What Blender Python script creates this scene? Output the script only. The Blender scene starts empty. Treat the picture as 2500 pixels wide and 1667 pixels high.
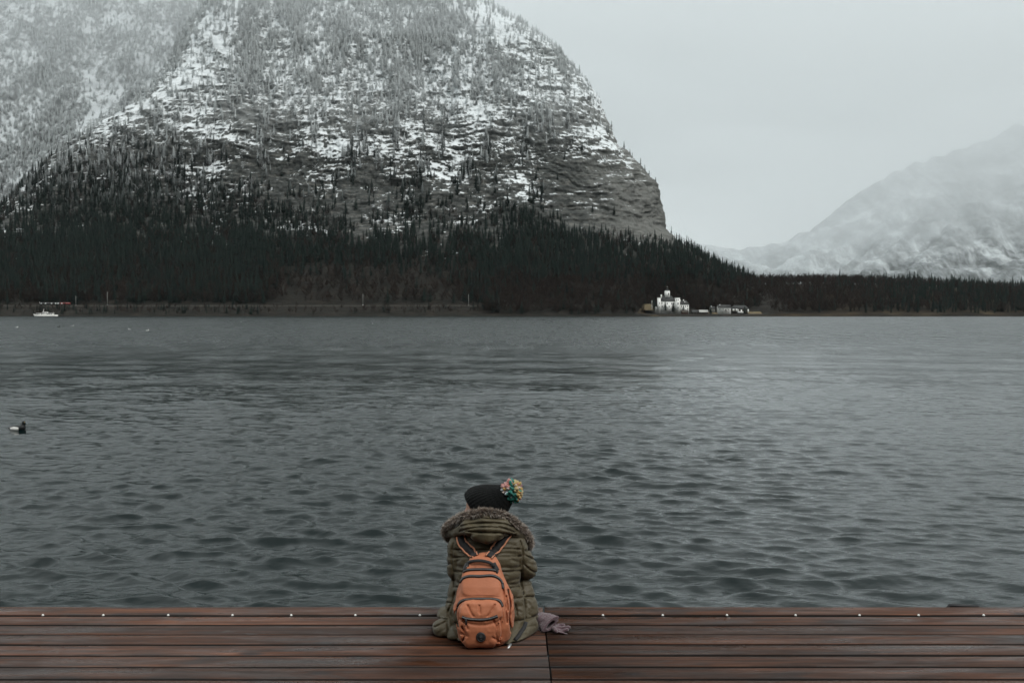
import bpy, bmesh, math, random
import numpy as np
from mathutils import Vector

# ------------------------------------------------------------------ scene, camera, sky, sun
S = bpy.context.scene
COL = S.collection
random.seed(7)
RNG = np.random.default_rng(11)

FPX, CX, CY, HORIZ, ZC = 2431.0, 1250.0, 833.5, 768.0, 1.67
TH = math.atan((CY - HORIZ) / FPX)
WATER = -0.70
DSH = 1350.0                      # far shore distance (m)

cam = bpy.data.objects.new('camera', bpy.data.cameras.new('camera'))
COL.objects.link(cam)
cam.location = (0, 0, ZC)
cam.rotation_euler = (math.pi / 2 - TH, 0, 0)
cam.data.sensor_width = 36.0
cam.data.lens = 35.0
cam.data.clip_start = 0.05
cam.data.clip_end = 40000
S.camera = cam

S.view_settings.view_transform = 'Standard'
S.view_settings.look = 'None'
S.view_settings.gamma = 1.0
S.view_settings.use_curve_mapping = False
S.view_settings.exposure = 0.28
S.cycles.use_denoising = True
S.cycles.volume_bounces = 4
S.cycles.max_bounces = 8
S.cycles.diffuse_bounces = 3
S.cycles.glossy_bounces = 4
S.cycles.caustics_reflective = False
S.cycles.caustics_refractive = False
S.cycles.volume_max_steps = 64

SUN_EL, SUN_AZ = math.radians(56), math.radians(140)   # azimuth from +Y, clockwise
world = bpy.data.worlds.new('World')
S.world = world
world.use_nodes = True
wt = world.node_tree
wt.nodes.clear()
wo = wt.nodes.new('ShaderNodeOutputWorld')
bg = wt.nodes.new('ShaderNodeBackground')
sky = wt.nodes.new('ShaderNodeTexSky')
sky.sky_type = 'NISHITA'
sky.sun_disc = False
sky.sun_elevation = SUN_EL
sky.sun_rotation = SUN_AZ
sky.air_density = 1.0
sky.dust_density = 4.0
tc = wt.nodes.new('ShaderNodeTexCoord')
mp = wt.nodes.new('ShaderNodeMapping')
mp.inputs['Scale'].default_value = (1.0, 1.0, 2.1)
mp.inputs['Location'].default_value = (0.35, 0.1, 0.2)
ns = wt.nodes.new('ShaderNodeTexNoise')
ns.inputs['Scale'].default_value = 2.3
ns.inputs['Detail'].default_value = 5
ns.inputs['Roughness'].default_value = 0.48
ns.inputs['Distortion'].default_value = 0.6
rp = wt.nodes.new('ShaderNodeValToRGB')
rp.color_ramp.elements[0].position = 0.30
rp.color_ramp.elements[0].color = (0.47, 0.52, 0.525, 1)
rp.color_ramp.elements[1].position = 0.66
rp.color_ramp.elements[1].color = (0.80, 0.85, 0.85, 1)
sc10 = wt.nodes.new('ShaderNodeVectorMath'); sc10.operation = 'SCALE'
sc10.inputs['Scale'].default_value = 11.3
hs = wt.nodes.new('ShaderNodeHueSaturation'); hs.inputs['Saturation'].default_value = 0.25
mx = wt.nodes.new('ShaderNodeMix'); mx.data_type = 'RGBA'; mx.inputs['Factor'].default_value = 0.93
L = wt.links.new
L(tc.outputs['Generated'], mp.inputs['Vector']); L(mp.outputs[0], ns.inputs['Vector'])
L(ns.outputs['Fac'], rp.inputs['Fac']); L(rp.outputs['Color'], sc10.inputs[0])
sx = wt.nodes.new('ShaderNodeSeparateXYZ'); L(tc.outputs['Generated'], sx.inputs[0])
gr = wt.nodes.new('ShaderNodeMapRange')          # overcast luminance: rises evenly with the sine of elevation
gr.inputs[1].default_value = 0.0; gr.inputs[2].default_value = 1.0; gr.inputs[3].default_value = 11.2; gr.inputs[4].default_value = 12.6
L(sx.outputs[2], gr.inputs[0]); L(gr.outputs[0], sc10.inputs['Scale'])
L(sky.outputs[0], hs.inputs['Color'])
L(hs.outputs[0], mx.inputs['A']); L(sc10.outputs[0], mx.inputs['B'])
L(mx.outputs['Result'], bg.inputs['Color']); bg.inputs['Strength'].default_value = 0.10
L(bg.outputs[0], wo.inputs['Surface'])

sd = bpy.data.lights.new('sun', 'SUN')
sd.energy = 1.5
sd.angle = math.radians(35)
sd.color = (1.0, 0.97, 0.93)
sun = bpy.data.objects.new('sun', sd)
COL.objects.link(sun)
sdir = Vector((math.sin(SUN_AZ) * math.cos(SUN_EL), math.cos(SUN_AZ) * math.cos(SUN_EL), math.sin(SUN_EL)))
sun.rotation_euler = (-sdir).to_track_quat('-Z', 'Y').to_euler()

# ------------------------------------------------------------------ helpers
def W(px, py, Y):
    """point of the place seen at photograph position (px, py), at distance Y"""
    u = (px - CX) / FPX; v = (CY - py) / FPX
    dy = math.cos(TH) + v * math.sin(TH); dz = -math.sin(TH) + v * math.cos(TH)
    t = Y / dy
    return np.array((u * t, Y, ZC + dz * t))

def proj(P):
    P = np.asarray(P, float)
    x, y, z = P[..., 0], P[..., 1], P[..., 2] - ZC
    d = y * math.cos(TH) - z * math.sin(TH)
    v = (y * math.sin(TH) + z * math.cos(TH)) / d
    return CX + FPX * x / d, CY - FPX * v

def _h(ix, iy, iz, seed):
    h = (ix.astype(np.int64) * 374761393 + iy.astype(np.int64) * 668265263 + iz.astype(np.int64) * 2147483647 + seed * 974634777) & 0xFFFFFFFF
    h = ((h ^ (h >> 13)) * 1274126177) & 0xFFFFFFFF
    h = ((h ^ (h >> 16)) * 2246822519) & 0xFFFFFFFF
    return ((h ^ (h >> 15)) & 0xFFFFFF) / float(0xFFFFFF)

def vnoise(x, y, z=0.0, seed=0):
    x, y, z = np.broadcast_arrays(np.asarray(x, float), np.asarray(y, float), np.asarray(z, float))
    fx, fy, fz = np.floor(x), np.floor(y), np.floor(z)
    tx, ty, tz = x - fx, y - fy, z - fz
    tx = tx * tx * (3 - 2 * tx); ty = ty * ty * (3 - 2 * ty); tz = tz * tz * (3 - 2 * tz)
    r = 0
    for i in (0, 1):
        for j in (0, 1):
            for k in (0, 1):
                w = (tx if i else 1 - tx) * (ty if j else 1 - ty) * (tz if k else 1 - tz)
                r = r + w * _h(fx + i, fy + j, fz + k, seed)
    return r * 2 - 1

def fbm(x, y, z=0.0, octv=4, gain=0.5, seed=0):
    a, s, n = 1.0, 0.0, 0.0
    f = 1.0
    for o in range(octv):
        s = s + a * vnoise(np.asarray(x) * f + o * 17.3, np.asarray(y) * f - o * 9.1, np.asarray(z) * f + o * 3.7, seed + o)
        n += a; a *= gain; f *= 2.03
    return s / n

def sstep(a, b, x):
    t = np.clip((x - a) / (b - a), 0, 1)
    return t * t * (3 - 2 * t)

def mesh_np(name, V, F, smooth=True, mats=(), midx=None):
    V = np.asarray(V, np.float32)
    me = bpy.data.meshes.new(name)
    me.vertices.add(len(V)); me.vertices.foreach_set('co', V.ravel())
    if len(F):
        if isinstance(F, np.ndarray):
            k = F.shape[1]
            flat = F.astype(np.int32).ravel()
            tot = np.full(len(F), k, np.int32)
        else:
            tot = np.array([len(f) for f in F], np.int32)
            flat = np.array([i for f in F for i in f], np.int32)
        st = np.concatenate(([0], np.cumsum(tot)[:-1])).astype(np.int32)
        me.loops.add(len(flat)); me.loops.foreach_set('vertex_index', flat)
        me.polygons.add(len(tot))
        me.polygons.foreach_set('loop_start', st)
        me.polygons.foreach_set('loop_total', tot)
        if smooth:
            me.polygons.foreach_set('use_smooth', np.ones(len(tot), bool))
        if midx is not None:
            me.polygons.foreach_set('material_index', np.asarray(midx, np.int32))
    for m in mats:
        me.materials.append(m)
    me.update(calc_edges=True)
    me.validate()
    return me

def grid_faces(nr, nc):
    i = np.arange(nr * nc).reshape(nr, nc)
    return np.stack([i[:-1, :-1], i[:-1, 1:], i[1:, 1:], i[1:, :-1]], -1).reshape(-1, 4)

def tag(o, label=None, cat=None, group=None, kind=None):
    if label: o['label'] = label
    if cat: o['category'] = cat
    if group: o['group'] = group
    if kind: o['kind'] = kind
    return o

def link(name, me, parent=None, loc=(0, 0, 0)):
    o = bpy.data.objects.new(name, me)
    COL.objects.link(o)
    o.location = loc
    if parent is not None:
        o.parent = parent
    return o

def empty(name, loc, label, cat, group=None):
    o = bpy.data.objects.new(name, None)
    o.empty_display_size = 0.2
    COL.objects.link(o)
    o.location = tuple(loc)
    return tag(o, label, cat, group)

def part(name, V, F, mats, parent, smooth=False, midx=None, root=None):
    """V in place coordinates; root = the thing (parent's frame is the thing's base)"""
    base = np.array((root or parent).location if (root or parent) is not None else (0, 0, 0))
    if not isinstance(mats, (list, tuple)): mats = [mats]
    me = mesh_np(name, np.asarray(V, float) - base, F, smooth, mats, midx)
    return link(name, me, parent)

def box_vf(x0, x1, y0, y1, z0, z1):
    V = [(x0, y0, z0), (x1, y0, z0), (x1, y1, z0), (x0, y1, z0), (x0, y0, z1), (x1, y0, z1), (x1, y1, z1), (x0, y1, z1)]
    F = [(0, 3, 2, 1), (4, 5, 6, 7), (0, 1, 5, 4), (1, 2, 6, 5), (2, 3, 7, 6), (3, 0, 4, 7)]
    return V, F

def box(name, x0, x1, y0, y1, z0, z1, mat, parent, root=None):
    V, F = box_vf(x0, x1, y0, y1, z0, z1)
    return part(name, V, F, mat, parent, False, None, root)

def join_vf(lst):
    V, F = [], []
    for v, f in lst:
        n = len(V)
        V.extend(map(tuple, v)); F.extend([tuple(i + n for i in q) for q in f])
    return V, F

def tube_vf(pts, rad, n=8, cap=True, flat=1.0, up=None):
    pts = [np.asarray(p, float) for p in pts]
    V, F = [], []
    prev = None
    for i, p in enumerate(pts):
        t = pts[min(i + 1, len(pts) - 1)] - pts[max(i - 1, 0)]
        t = t / (np.linalg.norm(t) + 1e-9)
        ref = prev if prev is not None else (np.asarray(up, float) if up is not None else (np.array((0, 0, 1.0)) if abs(t[2]) < 0.9 else np.array((1.0, 0, 0))))
        a = np.cross(t, ref); a /= np.linalg.norm(a) + 1e-9
        b = np.cross(a, t); prev = b if up is None else np.asarray(up, float)
        r = rad[i] if hasattr(rad, '__len__') else rad
        for k in range(n):
            an = 2 * math.pi * k / n
            V.append(p + r * (math.cos(an) * a + flat * math.sin(an) * b))
    for i in range(len(pts) - 1):
        for k in range(n):
            k2 = (k + 1) % n
            F.append((i * n + k, i * n + k2, (i + 1) * n + k2, (i + 1) * n + k))
    if cap:
        F.append(tuple(range(n - 1, -1, -1)))
        F.append(tuple(range((len(pts) - 1) * n, len(pts) * n)))
    return V, F

def smooth_path(pts, n=24):
    """Catmull-Rom through pts"""
    P = np.array(pts, float)
    P = np.vstack([2 * P[0] - P[1], P, 2 * P[-1] - P[-2]])
    out = []
    m = len(P) - 3
    for k in range(n + 1):
        s = k / n * m
        i = min(int(s), m - 1); t = s - i
        p0, p1, p2, p3 = P[i:i + 4]
        out.append(0.5 * ((2 * p1) + (-p0 + p2) * t + (2 * p0 - 5 * p1 + 4 * p2 - p3) * t * t + (-p0 + 3 * p1 - 3 * p2 + p3) * t ** 3))
    return np.array(out)

# signed distance fields -> mesh -------------------------------------------------
def surface_nets(f, lo, h):
    nx, ny, nz = f.shape
    ins = f < 0
    c = ins[:-1, :-1, :-1].astype(np.int8)
    cnt = np.zeros((nx - 1, ny - 1, nz - 1), np.int8)
    for i in (0, 1):
        for j in (0, 1):
            for k in (0, 1):
                cnt += ins[i:nx - 1 + i, j:ny - 1 + j, k:nz - 1 + k]
    act = (cnt > 0) & (cnt < 8)
    ci = np.argwhere(act)
    idx = -np.ones(act.shape, np.int64)
    idx[act] = np.arange(len(ci))
    acc = np.zeros((len(ci), 3)); num = np.zeros(len(ci))
    corners = [(i, j, k) for i in (0, 1) for j in (0, 1) for k in (0, 1)]
    for a in corners:
        for ax in range(3):
            if a[ax]: continue
            b = list(a); b[ax] = 1
            va = f[ci[:, 0] + a[0], ci[:, 1] + a[1], ci[:, 2] + a[2]]
            vb = f[ci[:, 0] + b[0], ci[:, 1] + b[1], ci[:, 2] + b[2]]
            m = (va < 0) != (vb < 0)
            t = np.where(m, va / np.where(m, va - vb, 1), 0)
            p = np.tile(np.array(a, float), (len(ci), 1)); p[:, ax] += t
            acc[m] += p[m]; num[m] += 1
    V = (ci + acc / num[:, None]) * h + np.array(lo)
    Q = []
    for ax in range(3):
        s0 = [slice(1, -1)] * 3; s1 = [slice(1, -1)] * 3
        s0[ax] = slice(0, -1); s1[ax] = slice(1, None)
        A = ins[tuple(s0)]; B = ins[tuple(s1)]
        e = np.argwhere(A != B)
        if not len(e): continue
        off = np.ones(3, int); off[ax] = 0
        g = e + off
        sgn = A[tuple(e.T)]
        u, v = (ax + 1) % 3, (ax + 2) % 3
        du = np.zeros(3, int); du[u] = 1
        dv = np.zeros(3, int); dv[v] = 1
        q = np.stack([idx[tuple((g - du - dv).T)], idx[tuple((g - dv).T)], idx[tuple(g.T)], idx[tuple((g - du).T)]], -1)
        q[~sgn] = q[~sgn][:, ::-1]
        Q.append(q)
    return V, np.vstack(Q)

def sdf_mesh(fun, lo, hi, h):
    lo = np.array(lo, float); hi = np.array(hi, float)
    n = np.ceil((hi - lo) / h).astype(int) + 1
    ax = [lo[i] + np.arange(n[i]) * h for i in range(3)]
    X, Y, Z = np.meshgrid(*ax, indexing='ij')
    return surface_nets(fun(X, Y, Z), lo, h)

def smin(a, b, k):
    hh = np.clip(0.5 + 0.5 * (b - a) / k, 0, 1)
    return b + (a - b) * hh - k * hh * (1 - hh)

def smax(a, b, k):
    return -smin(-a, -b, k)

def s_cap(X, Y, Z, a, b, ra, rb, want_t=False):
    a = np.asarray(a, float); b = np.asarray(b, float); ba = b - a
    t = np.clip(((X - a[0]) * ba[0] + (Y - a[1]) * ba[1] + (Z - a[2]) * ba[2]) / (ba @ ba), 0, 1)
    d = np.sqrt((X - a[0] - t * ba[0]) ** 2 + (Y - a[1] - t * ba[1]) ** 2 + (Z - a[2] - t * ba[2]) ** 2) - (ra + (rb - ra) * t)
    return (d, t) if want_t else d

def s_ell(X, Y, Z, c, r, R=None):
    x, y, z = X - c[0], Y - c[1], Z - c[2]
    if R is not None:
        x, y, z = R[0][0] * x + R[0][1] * y + R[0][2] * z, R[1][0] * x + R[1][1] * y + R[1][2] * z, R[2][0] * x + R[2][1] * y + R[2][2] * z
    k0 = np.sqrt((x / r[0]) ** 2 + (y / r[1]) ** 2 + (z / r[2]) ** 2)
    k1 = np.sqrt((x / r[0] ** 2) ** 2 + (y / r[1] ** 2) ** 2 + (z / r[2] ** 2) ** 2)
    return k0 * (k0 - 1) / np.maximum(k1, 1e-6)

def s_chain(X, Y, Z, pts, rad, k=0.0):
    d = None
    for i in range(len(pts) - 1):
        e = s_cap(X, Y, Z, pts[i], pts[i + 1], rad[i], rad[i + 1])
        d = e if d is None else (np.minimum(d, e) if k == 0 else smin(d, e, k))
    return d

def hit(fun, px, py, y0=3.5, y1=6.5):
    """where the line of sight through (px, py) first meets the solid fun<0"""
    a = W(px, py, y0); b = W(px, py, y1)
    t = np.linspace(0, 1, 1500)
    P = a[None] + (b - a)[None] * t[:, None]
    d = fun(P[:, 0], P[:, 1], P[:, 2])
    i = np.argmax(d < 0)
    if d[i] >= 0: return None
    return P[i]

# materials ----------------------------------------------------------------------
class NT:
    def __init__(s, name):
        s.m = bpy.data.materials.new(name); s.m.use_nodes = True
        s.t = s.m.node_tree; s.t.nodes.clear()
        s.out = s.t.nodes.new('ShaderNodeOutputMaterial')
        s.b = s.t.nodes.new('ShaderNodeBsdfPrincipled')
        s.t.links.new(s.b.outputs[0], s.out.inputs['Surface'])
    def put(s, sock, v):
        if v is None: return
        if hasattr(v, 'is_output') or isinstance(v, bpy.types.NodeSocket): s.t.links.new(v, sock)
        else:
            if sock.type == 'RGBA' and len(v) == 3: v = (*v, 1)
            sock.default_value = v
    def set(s, **k):
        for n, v in k.items(): s.put(s.b.inputs[n.replace('_', ' ')], v)
        return s
    def coord(s, which='Object'):
        return s.t.nodes.new('ShaderNodeTexCoord').outputs[which]
    def geo(s, which): return s.t.nodes.new('ShaderNodeNewGeometry').outputs[which]
    def rnd(s): return s.t.nodes.new('ShaderNodeObjectInfo').outputs['Random']
    def mapv(s, v, scale=(1, 1, 1), rot=(0, 0, 0), loc=(0, 0, 0)):
        n = s.t.nodes.new('ShaderNodeMapping'); s.put(n.inputs['Vector'], v)
        n.inputs['Scale'].default_value = scale; n.inputs['Rotation'].default_value = rot; s.put(n.inputs['Location'], loc)
        return n.outputs[0]
    def noise(s, v, scale, detail=3, rough=0.5, dist=0.0):
        n = s.t.nodes.new('ShaderNodeTexNoise'); s.put(n.inputs['Vector'], v)
        n.inputs['Scale'].default_value = scale; n.inputs['Detail'].default_value = detail
        n.inputs['Roughness'].default_value = rough; n.inputs['Distortion'].default_value = dist
        return n.outputs['Fac']
    def wave(s, v, scale, dist=0, detail=2, dscale=1, direction='X', kind='BANDS'):
        n = s.t.nodes.new('ShaderNodeTexWave'); s.put(n.inputs['Vector'], v); n.wave_type = kind
        if kind == 'BANDS': n.bands_direction = direction
        n.inputs['Scale'].default_value = scale; n.inputs['Distortion'].default_value = dist
        n.inputs['Detail'].default_value = detail; n.inputs['Detail Scale'].default_value = dscale
        return n.outputs['Fac']
    def voro(s, v, scale, feat='F1'):
        n = s.t.nodes.new('ShaderNodeTexVoronoi'); s.put(n.inputs['Vector'], v); n.feature = feat
        n.inputs['Scale'].default_value = scale
        return n.outputs['Distance']
    def math(s, op, a, b=0.0, c=None, clamp=False):
        n = s.t.nodes.new('ShaderNodeMath'); n.operation = op; n.use_clamp = clamp
        s.put(n.inputs[0], a); s.put(n.inputs[1], b)
        if c is not None: s.put(n.inputs[2], c)
        return n.outputs[0]
    def mr(s, v, a, b, c=0.0, d=1.0, smooth=True):
        n = s.t.nodes.new('ShaderNodeMapRange'); n.interpolation_type = 'SMOOTHSTEP' if smooth else 'LINEAR'
        for i, q in enumerate((v, a, b, c, d)): s.put(n.inputs[i], q)
        return n.outputs[0]
    def mix(s, f, a, b):
        n = s.t.nodes.new('ShaderNodeMix'); n.data_type = 'RGBA'
        s.put(n.inputs['Factor'], f); s.put(n.inputs['A'], a); s.put(n.inputs['B'], b)
        return n.outputs['Result']
    def ramp(s, v, stops):
        n = s.t.nodes.new('ShaderNodeValToRGB'); s.put(n.inputs[0], v)
        e = n.color_ramp.elements
        while len(e) < len(stops): e.new(0.5)
        for q, (p, c) in zip(e, stops): q.position = p; q.color = (*c, 1)
        return n.outputs[0]
    def sep(s, v):
        n = s.t.nodes.new('ShaderNodeSeparateXYZ'); s.put(n.inputs[0], v)
        return n.outputs
    def comb(s, x, y, z):
        n = s.t.nodes.new('ShaderNodeCombineXYZ')
        s.put(n.inputs[0], x); s.put(n.inputs[1], y); s.put(n.inputs[2], z)
        return n.outputs[0]
    def vadd(s, a, b):
        n = s.t.nodes.new('ShaderNodeVectorMath'); s.put(n.inputs[0], a); s.put(n.inputs[1], b)
        return n.outputs[0]
    def bump(s, hgt, strength=0.5, dist=0.01, normal=None):
        n = s.t.nodes.new('ShaderNodeBump'); s.put(n.inputs['Height'], hgt)
        n.inputs['Strength'].default_value = strength; n.inputs['Distance'].default_value = dist
        if normal is not None: s.put(n.inputs['Normal'], normal)
        return n.outputs[0]

def plain(name, col, rough=0.7, metal=0.0, var=0.15, nscale=8.0, spec=0.5):
    """procedural colour with a little unevenness"""
    n = NT(name)
    f = n.noise(n.coord('Object'), nscale, 4)
    lo = tuple(c * (1 - var) for c in col); hi = tuple(min(1, c * (1 + var)) for c in col)
    n.set(Base_Color=n.mix(f, lo, hi), Roughness=rough, Metallic=metal, Specular_IOR_Level=spec)
    return n.m

# ------------------------------------------------------------------ lake
_wr = np.random.default_rng(5)
WAVES = []
for i in range(104):
    lam = 0.085 * (0.95 / 0.085) ** (i / 103.0) * _wr.uniform(0.9, 1.1)
    ang = math.radians(-103 + _wr.normal(0, 30 if lam < 0.22 else 19))           # travel mostly towards the jetty, a little from the left
    st = 0.030 if lam < 0.18 else 0.050 if lam < 0.5 else 0.034 if lam < 0.75 else 0.022
    k = 2 * math.pi / lam
    WAVES.append((k * math.cos(ang), k * math.sin(ang), st / k, lam, _wr.uniform(0, 6.28)))

for i in range(30):                                         # longer waves, felt further out
    lam = 1.3 * (9.0 / 1.3) ** (i / 29.0)
    ang = math.radians(-104 + _wr.normal(0, 30)); k = 2 * math.pi / lam
    WAVES.append((k * math.cos(ang), k * math.sin(ang), 0.012 / k, lam, _wr.uniform(0, 6.28)))

def wave_disp(x, y, dr=None):
    rr = np.hypot(x, y)
    gust = (1.0 + 0.55 * fbm(x / 9.0, y / 20.0, 0, 3, seed=91))
    lee = sstep(-0.04, 0.28, x / (np.maximum(y, 1) + 15) + 0.10 * fbm(x / 30, y / 60, 0, 2, seed=92))   # calmer water in the lee on the right
    gust = gust * (1 - 0.52 * lee)
    near = gust * np.interp(rr, [7, 16, 50, 200], [1.0, 0.9, 0.65, 0.6])
    long_ = gust * np.interp(rr, [10, 50], [0.30, 1.3])
    z = np.zeros_like(x); dx = np.zeros_like(x); dy = np.zeros_like(x)
    for kx, ky, a, lam, ph in WAVES:
        w = (near if lam < 1.2 else long_) * (a if dr is None else a * sstep(0.45, 1.3, lam / dr))
        p = kx * x + ky * y + ph
        s, c = np.sin(p), np.cos(p)
        k = math.hypot(kx, ky)
        z += w * s
        dx += 0.6 * w * c * kx / k; dy += 0.6 * w * c * ky / k
    return dx, dy, z

def make_lake():
    rs = [3.6]
    while rs[-1] < 1420:
        rs.append(rs[-1] + max(0.027, rs[-1] ** 2 / 2360 * 0.42))
    rs = np.array(rs)
    dr = np.maximum(0.027, rs ** 2 / 2360 * 0.42)
    th = np.radians(np.linspace(-50, 50, 660))
    R, T = np.meshgrid(rs, th, indexing='ij')
    DR = np.repeat(dr[:, None], len(th), 1)
    DRX = DR
    X, Y = R * np.sin(T), R * np.cos(T)
    dx, dy, dz = wave_disp(X, Y, DRX)
    fade = 1.0 - sstep(500, 1300, R)
    V = np.stack([X + dx * fade, Y + dy * fade, WATER + dz * fade], -1).reshape(-1, 3)
    F = grid_faces(len(rs), len(th))[:, ::-1]
    # the rest of the lake, out of view: flat sheets round the fan
    n = len(V)
    ex = [(-9000, -1500), (9000, -1500), (9000, 14000), (-9000, 14000), (-9000, 0), (9000, 0)]
    V = np.vstack([V, [(x, y, WATER - 0.35) for x, y in ex]])
    F = np.vstack([F, [[n, n + 1, n + 2, n + 3]]])
    m = NT('lake_water')
    pos = m.geo('Position')
    s = m.sep(pos)
    v1 = m.mapv(pos, (0.42, 1.0, 1.0), (0, 0, 0.14))
    n1 = m.noise(v1, 3.2, 4, 0.55, 0.4)
    n2 = m.noise(v1, 11.0, 4, 0.6, 0.3)
    n3 = m.noise(m.mapv(pos, (0.7, 1, 1), (0, 0, -0.25)), 0.9, 4, 0.6, 0.5)
    hgt = m.math('ADD', m.math('MULTIPLY', n1, 0.022), m.math('MULTIPLY', n2, 0.0095))
    far = m.mr(s[1], 25.0, 110.0)
    hgt = m.math('ADD', hgt, m.math('MULTIPLY', m.math('MULTIPLY', n3, 0.40), far))
    lee = m.math('ADD', m.math('DIVIDE', s[0], m.math('ADD', m.math('MAXIMUM', s[1], 1.0), 15.0)), m.math('MULTIPLY', m.math('SUBTRACT', m.noise(m.mapv(pos, (0.03, 0.012, 1.0)), 1.0, 3), 0.5), 0.16))
    lee = m.mr(lee, -0.06, 0.26)
    paw = m.noise(m.mapv(pos, (0.035, 0.011, 1.0)), 1.0, 5, 0.62, 0.6)
    crest = m.mr(m.noise(m.mapv(pos, (0.55, 0.035, 1.0)), 1.0, 4, 0.7, 0.4), 0.40, 0.62, -0.10, 0.20)       # groups of crests, too far to see singly
    crest2 = m.mr(m.noise(m.mapv(pos, (0.9, 0.12, 1.0)), 1.0, 4, 0.7, 0.4), 0.40, 0.62, -0.06, 0.16)
    m.set(Base_Color=(0.0030, 0.0085, 0.0085), IOR=1.333,
          Roughness=m.math('MINIMUM', m.mr(s[1], 12.0, 110.0, 0.025, m.math('ADD', m.mr(lee, 0.0, 1.0, 0.30, 0.22), crest2), False), m.mr(s[1], 110.0, 420.0, 0.30, m.math('SUBTRACT', m.math('ADD', m.mr(paw, 0.38, 0.62, 0.26, 0.44), crest), m.math('MULTIPLY', lee, 0.06)), False)), Normal=m.bump(hgt, 1.0, 1.0))
    o = link('lake', mesh_np('lake', V, F, True, [m.m]))
    return tag(o, kind='structure')
make_lake()

# ------------------------------------------------------------------ mountain
PROF_Z = np.array([-6, 0, 3, 13, 14, 14.3, 25, 110, 150, 240, 400, 550, 700, 900, 1100.0])
PROF_Y = np.array([1340, 1350, 1354, 1374, 1376, 1386, 1402, 1530, 1585, 1650, 1745, 1850, 1990, 2230, 2500.0])
SKY_R = np.array([(-400, 700), (-200, 960), (0, 1153), (37, 1233), (80, 1297), (133, 1371), (186, 1419), (239, 1467), (282, 1488), (351, 1520),
                  (399, 1562), (436, 1595), (468, 1616), (553, 1618), (595, 1658), (627, 1700), (654, 1754), (680, 1830), (720, 1960), (775, 2200)], float)
SKY_L = np.array([(-400, 700), (-200, 600), (0, 494), (32, 478), (106, 436), (181, 393), (234, 351), (308, 244), (372, 159), (446, 64), (510, 0), (600, -110), (780, -330)], float)

def mountain_material():
    m = NT('mountain_rock_and_snow')
    pos = m.geo('Position'); nz = m.sep(m.geo('Normal'))[2]
    s = m.sep(pos)
    strata = m.noise(m.mapv(pos, (0.018, 0.018, 0.17), (0.03, 0.08, 0)), 1.0, 6, 0.66, 1.0)
    fine = m.noise(m.mapv(pos, (0.16, 0.16, 0.34)), 1.0, 5, 0.65, 0.3)
    big = m.noise(m.mapv(pos, (0.007, 0.007, 0.010)), 1.0, 4, 0.55, 0.5)
    gul = m.noise(m.mapv(pos, (0.075, 0.075, 0.012)), 1.0, 5, 0.62, 0.8)
    alt = m.mr(s[2], 70.0, 400.0, -0.54, 0.36, False)
    east = m.mr(s[0], 90.0, 260.0, 0.0, -0.26)
    high = m.mr(s[2], 300.0, 430.0, 0.0, 1.0)
    east = m.math('MULTIPLY', east, m.math('SUBTRACT', 1.0, high))
    a = m.math('MULTIPLY', nz, 0.55)
    a = m.math('ADD', a, m.math('MULTIPLY', m.math('SUBTRACT', strata, 0.5), 1.4))
    a = m.math('ADD', a, m.math('MULTIPLY', m.math('SUBTRACT', fine, 0.5), 1.15))
    a = m.math('ADD', a, m.math('MULTIPLY', m.math('SUBTRACT', big, 0.5), 2.0))
    a = m.math('ADD', a, m.math('MULTIPLY', m.math('SUBTRACT', gul, 0.5), 1.3))
    a = m.math('ADD', m.math('ADD', a, alt), m.math('ADD', east, m.mr(s[2], 25.0, 90.0, -0.9, 0.0)))
    snow = m.mr(a, 0.28, 0.60)
    rime = m.mr(s[2], 250.0, 420.0)
    rock = m.ramp(m.noise(m.mapv(pos, (0.05, 0.05, 0.22)), 1.0, 6, 0.65, 0.5), [(0.30, (0.022, 0.025, 0.024)), (0.52, (0.062, 0.066, 0.062)), (0.68, (0.14, 0.137, 0.125)), (0.80, (0.26, 0.235, 0.20))])
    earth = m.ramp(m.noise(m.mapv(pos, (0.06, 0.06, 0.12)), 1.0, 6, 0.65), [(0.3, (0.010, 0.011, 0.009)), (0.55, (0.017, 0.015, 0.012)), (0.75, (0.036, 0.030, 0.023)), (0.85, (0.10, 0.09, 0.08))])
    rock = m.mix(m.math('MULTIPLY', rime, 0.62), rock, (0.40, 0.42, 0.415))
    rock = m.mix(m.mr(s[0], 70.0, 220.0, 0.0, 0.48), rock, (0.21, 0.21, 0.195))
    base = m.mix(m.mr(s[2], 60.0, 150.0), earth, rock)
    m.set(Base_Color=m.mix(snow, base, (0.72, 0.755, 0.765)), Roughness=0.9, Specular_IOR_Level=0.2,
          Normal=m.bump(m.math('ADD', m.math('MULTIPLY', strata, 5.0), m.math('MULTIPLY', fine, 2.5)), 0.6, 1.0))
    return m.m

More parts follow.
